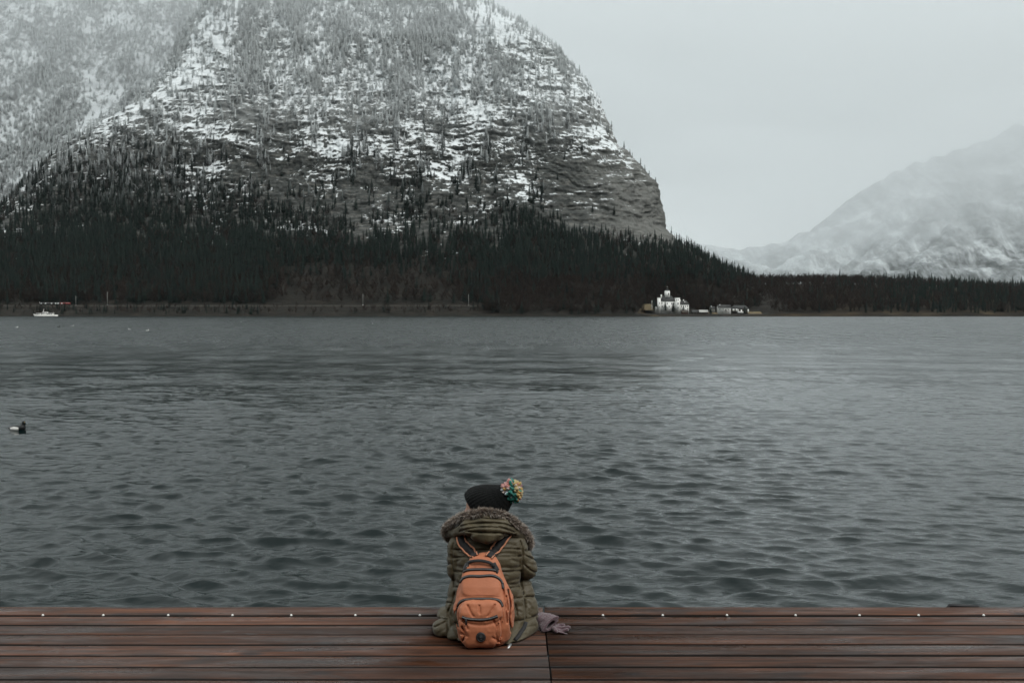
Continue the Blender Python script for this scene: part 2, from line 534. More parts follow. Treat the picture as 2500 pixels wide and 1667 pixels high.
def make_mountain():
    zs = np.concatenate([np.linspace(-6, 26, 24), np.linspace(28, 640, 400), np.linspace(646, 1060, 50)])
    nf, nl, nb = 760, 110, 130
    Yf = np.interp(zs, PROF_Z, PROF_Y)
    rows, nrm, arc = [], [], []
    for z, yf in zip(zs, Yf):
        r = np.interp(z, [0, 60, 150, 500, 1000], [260, 160, 95, 140, 200])
        ys = yf + 0.75 * r
        py = HORIZ - (z - ZC) * FPX / ys
        xr = (np.interp(py, SKY_R[:, 0], SKY_R[:, 1]) - CX) * ys / FPX
        rl = 150.0
        yl = yf + 0.7 * rl
        pyl = HORIZ - (z - ZC) * FPX / yl
        xl = (np.interp(pyl, SKY_L[:, 0], SKY_L[:, 1]) - CX) * yl / FPX
        a = np.radians(np.linspace(-78, 0, nl))           # left rounding
        lx = xl + rl * (1 + np.sin(a)); ly = yf + rl * (1 - np.cos(a))
        fx = np.linspace(xl + rl, xr - r, nf + 2)[1:-1]; fy = np.full(nf, yf)
        b = np.radians(np.linspace(0, 100, nb))
        bx = xr - r + r * np.sin(b); by = yf + r * (1 - np.cos(b))
        X = np.concatenate([lx, fx, bx]); Y = np.concatenate([ly, fy, by])
        NX = np.concatenate([np.sin(a), np.zeros(nf), np.sin(b)]); NY = np.concatenate([-np.cos(a), -np.ones(nf), -np.cos(b)])
        rows.append(np.stack([X, Y, np.full_like(X, z)], -1)); nrm.append(np.stack([NX, NY], -1))
    P = np.array(rows); Nn = np.array(nrm)
    X, Y, Z = P[..., 0], P[..., 1], P[..., 2]
    low = sstep(24, 80, Z)
    cliff = sstep(70, 170, Z) * (1 - 0.45 * sstep(420, 560, Z))
    edge = np.ones_like(X)
    edge[:, -70:] *= np.linspace(1, 0.25, 70)[None] ** 0.7
    U = X + 0.6 * Y
    big = fbm(X / 170, Z / 200, Y / 200, 4, seed=3) * 24
    gul = (np.abs(fbm(X / 55 + 0.25 * fbm(X / 90, Z / 90, 0, 2, seed=41), Z / 240, Y / 90, 4, seed=9)) * -26 + 6)
    warp = 26 * np.sin(X / 210 + 0.6) + 0.05 * X + 48 * fbm(X / 150, Z / 110, Y / 150, 4, seed=21)
    def ledges(per, sh, seed):
        t = (Z + warp) / per + sh + 0.35 * fbm(X / 40, Z / 30, Y / 60, 2, seed=seed)
        fr = t - np.floor(t)
        saw = np.where(fr < 0.72, fr / 0.72, (1 - fr) / 0.28)     # slope out downwards, step back in
        amp = 0.5 + 0.5 * sstep(-0.35, 0.35, fbm(X / 70, np.floor(t) * 3.7, Y / 70, 3, seed=seed + 5))
        return (0.5 - saw) * amp
    patch = 0.25 + 0.75 * sstep(-0.1, 0.3, fbm(X / 95, Z / 60, Y / 95, 3, seed=47))
    led = (ledges(26, 0, 31) * 4.5 + ledges(10.5, 0.4, 61) * 2.6) * patch + 9 * fbm(X / 34, Z / 15, Y / 34, 5, gain=.6, seed=87) + 8 * fbm(X / 15, Z / 75, Y / 15, 4, gain=.55, seed=97)
    fine = fbm(X / 9, Z / 7, Y / 9, 4, gain=0.6, seed=77) * 3.6
    d = (big * low + gul * low * (0.4 + 0.6 * cliff)) * edge + (led * cliff + fine * (0.35 * low + 0.65 * cliff)) * (0.4 + 0.6 * edge)
    P[..., 0] += d * Nn[..., 0]; P[..., 1] += d * Nn[..., 1]
    pxx = CX + P[..., 0] * FPX / P[..., 1]
    P[..., 1] += 62 * sstep(1545, 1590, pxx) * (1 - sstep(1850, 1900, pxx)) * sstep(2.2, 3.4, Z) * (1 - sstep(14, 90, Z))
    o = link('mountain', mesh_np('mountain', P.reshape(-1, 3), grid_faces(*P.shape[:2]), True, [mountain_material()]))
    tag(o, kind='structure')
    return P, nl, nf, nb
MT, MT_NL, MT_NF, MT_NB = make_mountain()

# the hazier slope behind on the left
def make_left_slope():
    xs = np.linspace(-1900, -250, 330); zs = np.linspace(-5, 1300, 300)
    X, Z = np.meshgrid(xs, zs)
    Y = 2250 + 0.75 * Z + 0.35 * (X + 900) * 0.6
    dg = X * 0.8 - Z * 0.5
    Y = Y + 70 * fbm(X / 380, Z / 380, 0, 4, seed=5) - 60 * np.abs(fbm(dg / 150, (X + Z) / 700, 0, 4, seed=15)) + 9 * fbm(X / 22, Z / 22, 0, 4, gain=.6, seed=25)
    P = np.stack([X, Y, Z], -1)
    m = NT('snowy_slope_ground')
    pos = m.geo('Position')
    f = m.noise(m.mapv(pos, (0.012, 0.012, 0.006), (0, 0.7, 0)), 1.0, 6, 0.62, 0.5)
    g = m.noise(m.mapv(pos, (0.09, 0.09, 0.05)), 1.0, 5, 0.65)
    a = m.math('ADD', m.math('MULTIPLY', f, 0.6), m.math('MULTIPLY', g, 0.5))
    m.set(Base_Color=m.ramp(a, [(0.40, (0.06, 0.066, 0.064)), (0.52, (0.20, 0.21, 0.21)), (0.62, (0.62, 0.65, 0.66))]), Roughness=0.95, Specular_IOR_Level=0.1,
          Normal=m.bump(g, 0.6, 4.0))
    o = link('snowy_slope', mesh_np('snowy_slope', P.reshape(-1, 3), grid_faces(*P.shape[:2]), True, [m.m]))
    tag(o, kind='structure')
    return P
LS = make_left_slope()

# wooded ridge on the right
RIDGE = np.array([(1500, 700), (1600, 690), (1700, 684), (1760, 686), (1810, 690), (1870, 690), (1960, 690), (2050, 690), (2130, 693), (2220, 696), (2330, 699), (2420, 704), (2500, 709), (2700, 715), (3200, 720)], float)
def ridge_h(X, Y):
    Yc = 1560.0
    px = CX + X * FPX / Yc
    crest = (HORIZ - np.interp(px, RIDGE[:, 0], RIDGE[:, 1])) * Yc / FPX + ZC - 2.0
    t = sstep(1352, 1600, Y)
    t = 0.55 * np.clip((Y - 1352) / 190, 0, 1) ** 0.8 + 0.45 * t
    back = 1 - 0.75 * sstep(1680, 2100, Y)
    base = np.where(Y < 1352, (Y - 1352) * 0.9, 1.2)
    pq = CX + X * FPX / Y
    ter = sstep(1545, 1590, pq) * (1 - sstep(1860, 1910, pq))
    t = t * (1 - ter * (1 - sstep(1410, 1500, Y)))
    return base + crest * t * back + 3.5 * fbm(X / 60, Y / 60, 0, 3, seed=51) * sstep(1400, 1480, Y)
def make_ridge():
    xs = np.linspace(60, 1700, 420); ys = np.concatenate([[1340, 1349, 1352, 1354], np.linspace(1360, 2150, 150)])
    X, Y = np.meshgrid(xs, ys)
    P = np.stack([X, Y + 6 * fbm(X / 40, Y / 900, 0, 2, seed=4) * (Y < 1358), ridge_h(X, Y)], -1)
    m = NT('ridge_ground')
    pos = m.geo('Position')
    f = m.noise(m.mapv(pos, (0.03, 0.03, 0.06)), 1.0, 6, 0.6)
    m.set(Base_Color=m.ramp(f, [(0.35, (0.014, 0.013, 0.011)), (0.6, (0.035, 0.028, 0.02)), (0.8, (0.09, 0.07, 0.04))]), Roughness=1.0, Specular_IOR_Level=0.1)
    o = link('wooded_ridge', mesh_np('wooded_ridge', P.reshape(-1, 3), grid_faces(*P.shape[:2]), True, [m.m]))
    tag(o, kind='structure')
make_ridge()

# far mountain in the mist
FAR = np.array([(1300, 600), (1560, 590), (1640, 592), (1760, 606), (1860, 596), (1950, 566), (2010, 530), (2070, 480), (2150, 430), (2240, 390), (2330, 362), (2420, 335), (2500, 312), (2700, 240), (3000, 180), (3500, 160)], float)
def make_far():
    Y0, Y1 = 4600.0, 6800.0
    xs = np.linspace(-300, 6200, 420); ts = np.linspace(0, 1, 240)
    X, T = np.meshgrid(xs, ts)
    Xr = X
    px = CX + Xr * FPX / Y1
    crest = (HORIZ - np.interp(px, FAR[:, 0], FAR[:, 1])) * Y1 / FPX
    Y = Y0 + (Y1 - Y0) * T
    spur = 1 + 0.10 * fbm(X / 420, T * 1.2, 0, 4, seed=8)
    Z = crest * (T ** 0.9) * np.where(T < 1, spur, 1) - 20
    ed = np.clip(np.sin(np.pi * T), 0, 1) ** 0.6
    Z += (-230 * np.abs(fbm((X - 0.7 * Y) / 520, T * 2.2, 0, 5, gain=.55, seed=18)) + 60 + 60 * fbm(X / 130, Y / 150, 0, 5, gain=.6, seed=28)) * ed + 26 * fbm(X / 70, T * 2, 0, 3, seed=29) * sstep(.8, 1, T)
    # nearer wooded foot
    Z = np.maximum(Z, (150 * sstep(1700, 3400, X) + 70) * sstep(0, 0.10, T) * (1 - sstep(0.2, 0.34, T)) + 25 * fbm(X / 150, Y / 150, 0, 3, seed=2))
    P = np.stack([X, Y, Z], -1)
    m = NT('far_mountain_snow_forest')
    pos = m.geo('Position'); s = m.sep(pos)
    f = m.noise(m.mapv(pos, (0.0032, 0.0020, 0.0026), (0, 0.5, 0.3)), 1.0, 7, 0.62, 0.9)
    g = m.noise(m.mapv(pos, (0.030, 0.012, 0.018)), 1.0, 6, 0.7, 0.2)
    a = m.math('ADD', m.math('MULTIPLY', f, 0.75), m.math('MULTIPLY', g, 0.45))
    foot = m.mr(s[2], 60.0, 330.0, -0.15, 0.0)
    west = m.mr(s[0], 1300.0, 2700.0, 0.07, 0.0)
    fall = m.noise(m.mapv(pos, (0.011, 0.0016, 0.0018), (0, 0, 0.15)), 1.0, 6, 0.68, 0.5)
    west = m.math('ADD', west, m.math('MULTIPLY', m.math('SUBTRACT', fall, 0.5), 0.55))
    a = m.math('ADD', m.math('ADD', a, foot), west)
    m.set(Base_Color=m.ramp(a, [(0.40, (0.055, 0.062, 0.060)), (0.53, (0.15, 0.16, 0.16)), (0.64, (0.29, 0.305, 0.31)), (0.78, (0.55, 0.58, 0.585))]), Roughness=1.0, Specular_IOR_Level=0.05)
    o = link('far_mountain', mesh_np('far_mountain', P.reshape(-1, 3), grid_faces(*P.shape[:2])[:, ::1], True, [m.m]))
    tag(o, kind='structure')
make_far()

# the steep wooded hillside at our back (seen only as the dark the ripples mirror)
def make_hillside():
    xs = np.linspace(-2600, 2600, 130); ys = np.concatenate([[-0.45, -3, -12, -30], np.linspace(-55, -1000, 70)])
    X, Y = np.meshgrid(xs, ys)
    h = np.interp(-Y, [0, 0.4, 3, 12, 30, 55, 250, 600, 1000], [-1.2, -1.2, 0.0, 0.6, 3, 18, 190, 480, 700])
    Z = h + (fbm(X / 160, Y / 160, 0, 4, seed=501) * 60 - np.abs(fbm(X / 260, Y / 500, 0, 3, seed=502)) * 90) * sstep(40, 300, -Y)
    m = NT('wooded_hillside')
    pos = m.geo('Position')
    f = m.noise(m.mapv(pos, (0.12, 0.12, 0.06)), 1.0, 6, 0.65)
    m.set(Base_Color=m.ramp(f, [(0.35, (0.010, 0.013, 0.012)), (0.6, (0.030, 0.030, 0.026)), (0.78, (0.12, 0.12, 0.115))]), Roughness=1.0, Specular_IOR_Level=0.1, Normal=m.bump(f, 0.8, 6.0))
    tag(link('hillside', mesh_np('hillside', np.stack([X, Y, Z], -1).reshape(-1, 3), grid_faces(*X.shape), True, [m.m])), kind='structure')
make_hillside()

# railway ballast along the foot of the mountain
RAILZ = 14.45
def make_railway():
    xs = np.linspace(-1000, 120, 160)
    V, F = [], []
    for x in xs:
        V += [(x, 1375.6, 13.2), (x, 1376.6, RAILZ), (x, 1384.5, RAILZ), (x, 1385.5, 14.0)]
    for i in range(len(xs) - 1):
        for k in range(3):
            F.append((i * 4 + k, (i + 1) * 4 + k, (i + 1) * 4 + k + 1, i * 4 + k + 1))
    tag(link('railway_bed', mesh_np('railway_bed', V, F, False, [plain('ballast', (0.035, 0.031, 0.025), 0.9, nscale=0.4, var=0.4)])), kind='structure')
make_railway()

# ------------------------------------------------------------------ trees
def crown_material(name, dark, green, frost, z0, z1, amount):
    m = NT(name)
    pos = m.geo('Position'); z = m.sep(pos)[2]
    nz = m.sep(m.geo('Normal'))[2]
    r = m.rnd()
    nse = m.noise(m.coord('Object'), 9.0, 3, 0.6)
    c = m.mix(m.math('MULTIPLY_ADD', nse, 0.45, m.math('MULTIPLY', r, 0.75)), dark, green)
    alt = m.mr(m.math('ADD', z, m.math('MULTIPLY', m.math('SUBTRACT', r, 0.5), 140.0)), z0, z1)
    k = m.math('ADD', m.math('MULTIPLY', m.math('ABSOLUTE', nz), 0.7), m.math('MULTIPLY', nse, 0.75))
    f = m.math('MULTIPLY', m.mr(k, 0.15, 0.80), m.math('MULTIPLY', alt, amount), clamp=True)
    m.set(Base_Color=m.mix(f, c, frost), Roughness=0.95, Specular_IOR_Level=0.1)
    return m.m
M_CON = crown_material('spruce_needles', (0.003, 0.007, 0.0065), (0.013, 0.022, 0.018), (0.52, 0.55, 0.55), 215.0, 380.0, 1.0)
M_BARE = crown_material('bare_twigs', (0.011, 0.009, 0.0078), (0.042, 0.030, 0.025), (0.54, 0.565, 0.565), 170.0, 310.0, 1.0)
M_TRUNK = plain('tree_bark', (0.035, 0.028, 0.022), 0.95, nscale=20)

def conifer_mesh(seed, tiers, n, w, ragged):
    r = random.Random(seed)
    V, F = [], []
    lean = (r.uniform(-.012, .012), r.uniform(-.012, .012))
    for i in range(tiers):
        t = i / (tiers - 1.0)
        zc = 0.07 + 0.90 * t ** 0.92
        rad = w * (1 - t) ** 0.82 * (0.9 + 0.1 * math.sin(t * 9)) + 0.012
        rad *= 1 + ragged * r.uniform(-.5, .4)
        if t < 0.12: rad *= 0.72
        b = len(V)
        cx, cy = lean[0] * zc * 3, lean[1] * zc * 3
        V.append((cx, cy, min(1.0, zc + 0.105 * (1 - 0.55 * t))))
        ph = r.uniform(0, 6.28)
        for k in range(2 * n):
            an = ph + math.pi * k / n + r.uniform(-.12, .12)
            q = rad * (r.uniform(0.8, 1.25) if k % 2 == 0 else r.uniform(0.35, 0.6))
            V.append((cx + q * math.cos(an), cy + q * math.sin(an), zc - (0.30 * q if k % 2 == 0 else 0.04 * q) + r.uniform(-.008, .008)))
        for k in range(2 * n):
            F.append((b, b + 1 + k, b + 1 + (k + 1) % (2 * n)))
    return mesh_np('spruce_crown', V, F, False, [M_CON])

def bare_mesh(seed, w=0.27, twigs=190):
    r = random.Random(seed)
    V, F = [], []
    def blade(a, b, wd):
        a = Vector(a); b = Vector(b); d = b - a
        s = d.cross(Vector((r.uniform(-1, 1), r.uniform(-1, 1), r.uniform(-1, 1)))).normalized() * wd
        n = len(V)
        V.extend([tuple(a - s), tuple(a + s), tuple(b)]); F.append((n, n + 1, n + 2))
    ends = []
    for i in range(16):
        z0 = r.uniform(0.25, 0.7); an = r.uniform(0, 6.28); q = w * r.uniform(0.5, 1.0)
        e = (q * math.cos(an), q * math.sin(an), min(0.98, z0 + r.uniform(0.16, 0.34)))
        v, f = tube_vf([(0, 0, z0), e], [0.010, 0.003], 3, False)
        n = len(V); V.extend(map(tuple, v)); F.extend([tuple(j + n for j in x) for x in f])
        ends.append(((0, 0, z0), e))
    for i in range(twigs):
        a, b = r.choice(ends); t = r.uniform(0.35, 1.0)
        p = Vector(a).lerp(Vector(b), t)
        blade(p, p + Vector((r.uniform(-.09, .09), r.uniform(-.09, .09), r.uniform(.0, .13))), r.uniform(0.004, 0.010))
    return mesh_np('bare_crown', V, F, False, [M_BARE])

def trunk_mesh(name, h, r0):
    V, F = tube_vf([(0, 0, -0.03), (0, 0, 0.04), (0.002, 0, h * 0.5), (0, 0.002, h)], [r0 * 1.5, r0, r0 * .7, r0 * .2], 6, True)
    return mesh_np(name, V, F, True, [M_TRUNK])

CON = [conifer_mesh(1, 13, 7, 0.150, 0.25), conifer_mesh(2, 15, 6, 0.115, 0.35), conifer_mesh(3, 11, 7, 0.185, 0.4), conifer_mesh(4, 12, 6, 0.135, 0.55)]
BARE = [bare_mesh(11, 0.30), bare_mesh(12, 0.24), bare_mesh(13, 0.34, 230)]
CTR = trunk_mesh('spruce_trunk', 0.96, 0.016)
BTR = trunk_mesh('bare_trunk', 0.80, 0.017)

TREE_N = [0]
FIRST = {}
def tree(kind, var, pos, h, wd, label, group):
    nm = 'spruce_tree' if kind == 'c' else 'bare_tree'
    t = empty(nm, (pos[0], pos[1], pos[2] - 0.3), label, 'tree', group)
    t.rotation_euler = (0, 0, RNG.uniform(0, 6.28)); t.scale = (h * wd, h * wd, h)
    link('trunk', CTR if kind == 'c' else BTR, t)
    c = link('crown', (CON if kind == 'c' else BARE)[var], t)
    FIRST.setdefault((kind, var), c)
    return t

# scatter on the mountain ------------------------------------------------------
def mountain_points():
    Pm = MT
    nr, nc = Pm.shape[:2]
    N = 130000
    i = RNG.integers(5, nr - 2, N); j = RNG.integers(2, nc - 30, N)
    p = Pm[i, j] + (Pm[np.minimum(i + 1, nr - 1), j] - Pm[i, j]) * RNG.random((N, 1)) + (Pm[i, np.minimum(j + 1, nc - 1)] - Pm[i, j]) * RNG.random((N, 1))
    px, py = proj(p)
    z = p[:, 2]
    cl = fbm(px / 60, py / 100, 0, 4, seed=101)             # clumps
    cv = fbm(px / 22, py / 120, 0, 3, seed=131)             # vertical runs down gullies
    leftness = sstep(850, 250, px - (py - 400) * 0.2)
    # dense dark wood low down, climbing up on the left
    thr = 585 - 205 * leftness + 170 * cl
    dens = sstep(thr - 90, thr + 110, py) * (0.55 + 0.45 * sstep(-0.35, 0.1, cl + 0.5 * cv))
    # broken runs of trees over the bands of rock
    mid = sstep(120, 330, py) * (1 - sstep(thr, thr + 60, py))
    dens = np.maximum(dens, mid * (0.02 + 0.55 * sstep(0.12, 0.5, cl * 0.6 + cv * 0.7)))
    # thin frosted wood high up
    up = 1 - sstep(130, 420, py + 50 * cl)
    dens = np.maximum(dens, up * (0.13 + 0.32 * sstep(-0.15, 0.45, cl + 0.5 * cv)))
    # bare cliff on the right
    bound = np.interp(px, [1200, 1260, 1400, 1560, 1620, 1700], [480, 500, 555, 592, 600, 600])
    face = sstep(1290, 1380, px + 30 * cl) * (1 - sstep(bound - 25, bound + 15, py)) * sstep(290, 370, py)
    dens = dens * (1 - 0.96 * face)
    wedge = sstep(1180, 1280, px) * sstep(bound - 10, bound + 20, py)
    dens = np.maximum(dens, wedge * 0.8)
    # steeper stretches show more metres per row: keep an even cover by picture area of the slope
    keep = RNG.random(N) < dens * np.interp(z, [60, 130, 300, 420], [1.0, 0.5, 0.45, 0.75])
    foot = sstep(1130, 1230, px)
    keep &= (z > 16) | ((z > 1.5) & (z < 11) & (RNG.random(N) < 0.5 + 0.5 * foot)) | ((foot > .5) & (z > 1.5))
    terr = (px > 1575) & (px < 1880) & (p[:, 1] < 1425)
    keep &= ~terr
    # felled, brownish stretch above the line
    fell = sstep(620, 720, px) * (1 - sstep(1080, 1200, px)) * sstep(630, 665, py)
    keep &= ~((RNG.random(N) < 0.72 * fell) & (z > 14))
    p, px, py, z, cl = p[keep], px[keep], py[keep], z[keep], cl[keep]
    # bare, brownish broadleaf trees near the water and on the right foot
    pb = 0.14 + 0.22 * sstep(-.1, .3, -cl) + 0.42 * sstep(640, 720, py + 40 * cl) + 0.35 * fell[keep]
    pb = np.maximum(pb, 0.92 * sstep(672, 700, py + 14 * cl) * sstep(1100, 1250, px))
    pb = np.where(py < 420, 0.45, pb)
    bare = RNG.random(len(p)) < pb
    h = np.where(z < 120, RNG.uniform(13, 26, len(p)), RNG.uniform(9, 21, len(p)))
    h = np.where(bare, h * 0.8, h) * (1 - 0.22 * sstep(1180, 1420, px))
    h = np.where((z < 12) & (px < 1180), h * 0.5, h)
    return p, bare, h, px, py

MP, MB_, MH, MPX, MPY = mountain_points()

def left_points():
    N = 34000
    nr, nc = LS.shape[:2]
    i = RNG.integers(0, nr - 1, N); j = RNG.integers(0, nc - 1, N)
    p = LS[i, j] + (LS[i + 1, j] - LS[i, j]) * RNG.random((N, 1)) + (LS[i, j + 1] - LS[i, j]) * RNG.random((N, 1))
    px, py = proj(p)
    c = fbm((px + 0.9 * py) / 90, (px - py) / 220, 0, 4, seed=201)
    keep = (RNG.random(N) < 0.30 + 0.70 * sstep(-0.25, 0.2, c)) & (px > -250) & (px < 620) & (py > -150)
    p = p[keep]
    return p, RNG.uniform(13, 24, len(p))
LP_, LH_ = left_points()

def ridge_points():
    N = 9000
    x = RNG.uniform(120, 1100, N); y = RNG.uniform(1360, 1640, N)
    z = ridge_h(x, y)
    p = np.stack([x, y, z], -1)
    px, py = proj(p)
    c = fbm(px / 80, y / 60, 0, 3, seed=301)
    # keep the castle grounds and the gardens clear
    clear = (px > 1560) & (px < 1925) & (y < 1420)
    clear |= (px < 1700) & (y < 1400)
    keep = ~clear & (RNG.random(N) < 0.75)
    east = sstep(1950, 2350, px + 90 * c)
    bare = RNG.random(N) < (0.90 - 0.5 * east)
    h = np.where(bare, RNG.uniform(11, 18, N), RNG.uniform(13, 22, N))
    h = np.where(px > 2250, h * 0.9, h)
    return p[keep], bare[keep], h[keep], px[keep], py[keep]
RP, RB, RH, RPX, RPY = ridge_points()

# single trees: the ones that show largest -----------------------------------------
def zone(px):
    return 'above the boat' if px < 260 else 'left of the middle' if px < 640 else 'near the middle' if px < 1000 else 'left of the castle' if px < 1620 else 'behind the castle and houses' if px < 1850 else 'at the right edge of the view' if px > 2200 else 'right of the houses'
def take(mask, n, P, B, H, label_c, label_b, group_c, group_b):
    idx = np.flatnonzero(mask)
    RNG.shuffle(idx)
    idx = idx[:n]
    for q in idx:
        b = bool(B[q])
        tree('b' if b else 'c', int(RNG.integers(0, 3 if b else 4)), P[q], H[q] * (1.0 if b else 1.15), RNG.uniform(0.85, 1.2),
             (label_b if b else label_c) + ' ' + zone(float(proj(P[q])[0])), group_b if b else group_c)
    return idx
gone = np.zeros(len(MP), bool)
gone[take((MP[:, 2] < 12) & (MPX > 0) & (MPX < 1500) & ~MB_, 46, MP, MB_, MH, 'small dark spruce on the bank below the railway', '', 'spruces on the bank below the railway', '')] = True
gone[take(~gone & (MPY > 600) & (MPX > 0) & (MPX < 1640) & (MP[:, 2] > 18) & (MP[:, 2] < 75) & ~MB_, 90, MP, MB_, MH * 1.12, 'dark spruce in the wood at the mountain foot', '', 'spruces in the wood at the foot of the mountain', '')] = True
gone[take(~gone & (MPX > 0) & (MPX < 1700) & (MP[:, 2] > 18) & (MP[:, 2] < 70) & MB_, 60, MP, MB_, MH * 1.1, '', 'bare brown tree at the mountain foot', '', 'bare trees in the wood at the foot of the mountain')] = True
gone[take(~gone & (MPY > 330) & (MPY < 520) & (MPX > 350) & (MPX < 1300) & ~MB_, 70, MP, MB_, np.maximum(MH, 15) * 1.15, 'dark spruce against the snowy rock bands', '', 'spruces on the snowy rock bands', '')] = True
# skyline of the mountain's right shoulder
def skyline():
    pxs, pys = proj(MT)
    last = None
    n = 0
    for r in range(60, MT.shape[0], 1):
        j = int(np.argmax(pxs[r]))
        x, y = pxs[r, j], pys[r, j]
        if y < -20 or y > 655: continue
        gap = RNG.uniform(4, 13) if y < 330 else RNG.uniform(7, 26)
        if 470 < y < 556: continue
        if last is None or math.hypot(x - last[0], y - last[1]) > gap:
            last = (x, y)
            p = MT[r, j].copy(); p[0] -= RNG.uniform(0, 7); p[2] -= RNG.uniform(0.5, 3)
            tree('c', int(RNG.integers(0, 4)), p, RNG.uniform(9, 19), RNG.uniform(0.85, 1.25),
                 'small spruce on the mountain skyline, ' + ('high up where the slope is gentle' if y < 160 else 'on the steepening shoulder' if y < 330 else 'above the bare cliff' if y < 480 else 'below the cliff, running down to the ridge'), 'spruces on the mountain skyline')
            n += 1
skyline()
rg = np.zeros(len(RP), bool)
rg[take((RPX > 1690) & (RPX < 2520) & (RP[:, 1] > 1535) & (RP[:, 1] < 1600) & ~RB, 46, RP, RB, RH * 1.12, 'spruce on the crest of the low ridge', '', 'spruces along the ridge crest', '')] = True
rg[take(~rg & (RPX > 1690) & (RPX < 2500) & (RP[:, 1] > 1530) & RB, 60, RP, RB, RH, '', 'bare tree on the crest of the low ridge', '', 'bare trees along the ridge crest')] = True

def forest(name, label, srcs, P, H, wlo, whi):
    me = bpy.data.meshes.new(name)
    me.vertices.add(len(P)); me.vertices.foreach_set('co', np.asarray(P - np.array((0, 0, 0.4)), np.float32).ravel())
    w = RNG.uniform(wlo, whi, len(P)) * H
    for nm, ty in (('scl', 'FLOAT_VECTOR'), ('rot', 'FLOAT_VECTOR'), ('pick', 'INT')):
        me.attributes.new(nm, ty, 'POINT')
    me.attributes['scl'].data.foreach_set('vector', np.stack([w, w, H], -1).astype(np.float32).ravel())
    me.attributes['rot'].data.foreach_set('vector', np.stack([RNG.normal(0, .03, len(P)), RNG.normal(0, .03, len(P)), RNG.uniform(0, 6.28, len(P))], -1).astype(np.float32).ravel())
    me.attributes['pick'].data.foreach_set('value', RNG.integers(0, len(srcs), len(P)).astype(np.int32))
    o = link(name, me)
    g = bpy.data.node_groups.new(name, 'GeometryNodeTree')
    g.interface.new_socket('Geometry', in_out='INPUT', socket_type='NodeSocketGeometry')
    g.interface.new_socket('Geometry', in_out='OUTPUT', socket_type='NodeSocketGeometry')
    gi = g.nodes.new('NodeGroupInput'); go = g.nodes.new('NodeGroupOutput')
    iop = g.nodes.new('GeometryNodeInstanceOnPoints'); iop.inputs['Pick Instance'].default_value = True
    g2i = g.nodes.new('GeometryNodeGeometryToInstance')
    for s in srcs:
        oi = g.nodes.new('GeometryNodeObjectInfo'); oi.inputs['Object'].default_value = s; oi.transform_space = 'ORIGINAL'
        g.links.new(oi.outputs['Geometry'], g2i.inputs[0])
    def attr(n, dt):
        a = g.nodes.new('GeometryNodeInputNamedAttribute'); a.data_type = dt; a.inputs['Name'].default_value = n
        return [q for q in a.outputs if q.enabled][0]
    g.links.new(gi.outputs[0], iop.inputs['Points']); g.links.new(g2i.outputs[0], iop.inputs['Instance'])
    g.links.new(attr('scl', 'FLOAT_VECTOR'), iop.inputs['Scale']); g.links.new(attr('rot', 'FLOAT_VECTOR'), iop.inputs['Rotation'])
    g.links.new(attr('pick', 'INT'), iop.inputs['Instance Index'])
    g.links.new(iop.outputs[0], go.inputs[0])
    md = o.modifiers.new('scatter', 'NODES'); md.node_group = g
    tag(o, label, 'forest', kind='stuff')
    return o
csrc = [FIRST[('c', v)] for v in range(4)]; bsrc = [FIRST[('b', v)] for v in range(3)]
k = ~gone
forest('spruce_forest', 'dark and frosted spruce forest covering the steep mountain', csrc, MP[k & ~MB_], MH[k & ~MB_] * 1.05, 0.95, 1.55)
forest('bare_woodland', 'leafless brown woodland on the foot and flanks of the mountain', bsrc, MP[k & MB_], MH[k & MB_], 0.8, 1.2)
forest('frosted_forest', 'misty frosted forest on the slope behind on the left', csrc, LP_, LH_, 0.95, 1.5)
k = ~rg
forest('ridge_woodland', 'bare brown woodland covering the low ridge on the right', bsrc, RP[k & RB], RH[k & RB], 0.9, 1.35)
forest('ridge_spruces', 'dark spruces mixed into the wood of the low ridge', csrc, RP[k & ~RB], RH[k & ~RB], 0.85, 1.25)

# ------------------------------------------------------------------ haze
def make_haze():
    V, F = box_vf(-7000, 7000, -1300, 7600, -8, 1900)
    m = bpy.data.materials.new('haze'); m.use_nodes = True
    t = m.node_tree; t.nodes.clear()
    o = t.nodes.new('ShaderNodeOutputMaterial'); v = t.nodes.new('ShaderNodeVolumePrincipled')
    v.inputs['Color'].default_value = (0.93, 0.97, 0.98, 1); v.inputs['Density'].default_value = 1.2e-5
    v.inputs['Anisotropy'].default_value = 0.45
    t.links.new(v.outputs[0], o.inputs['Volume'])
    tag(link('haze', mesh_np('haze', V, F, False, [m])), 'pale winter haze filling the valley', 'haze', kind='stuff')
make_haze()

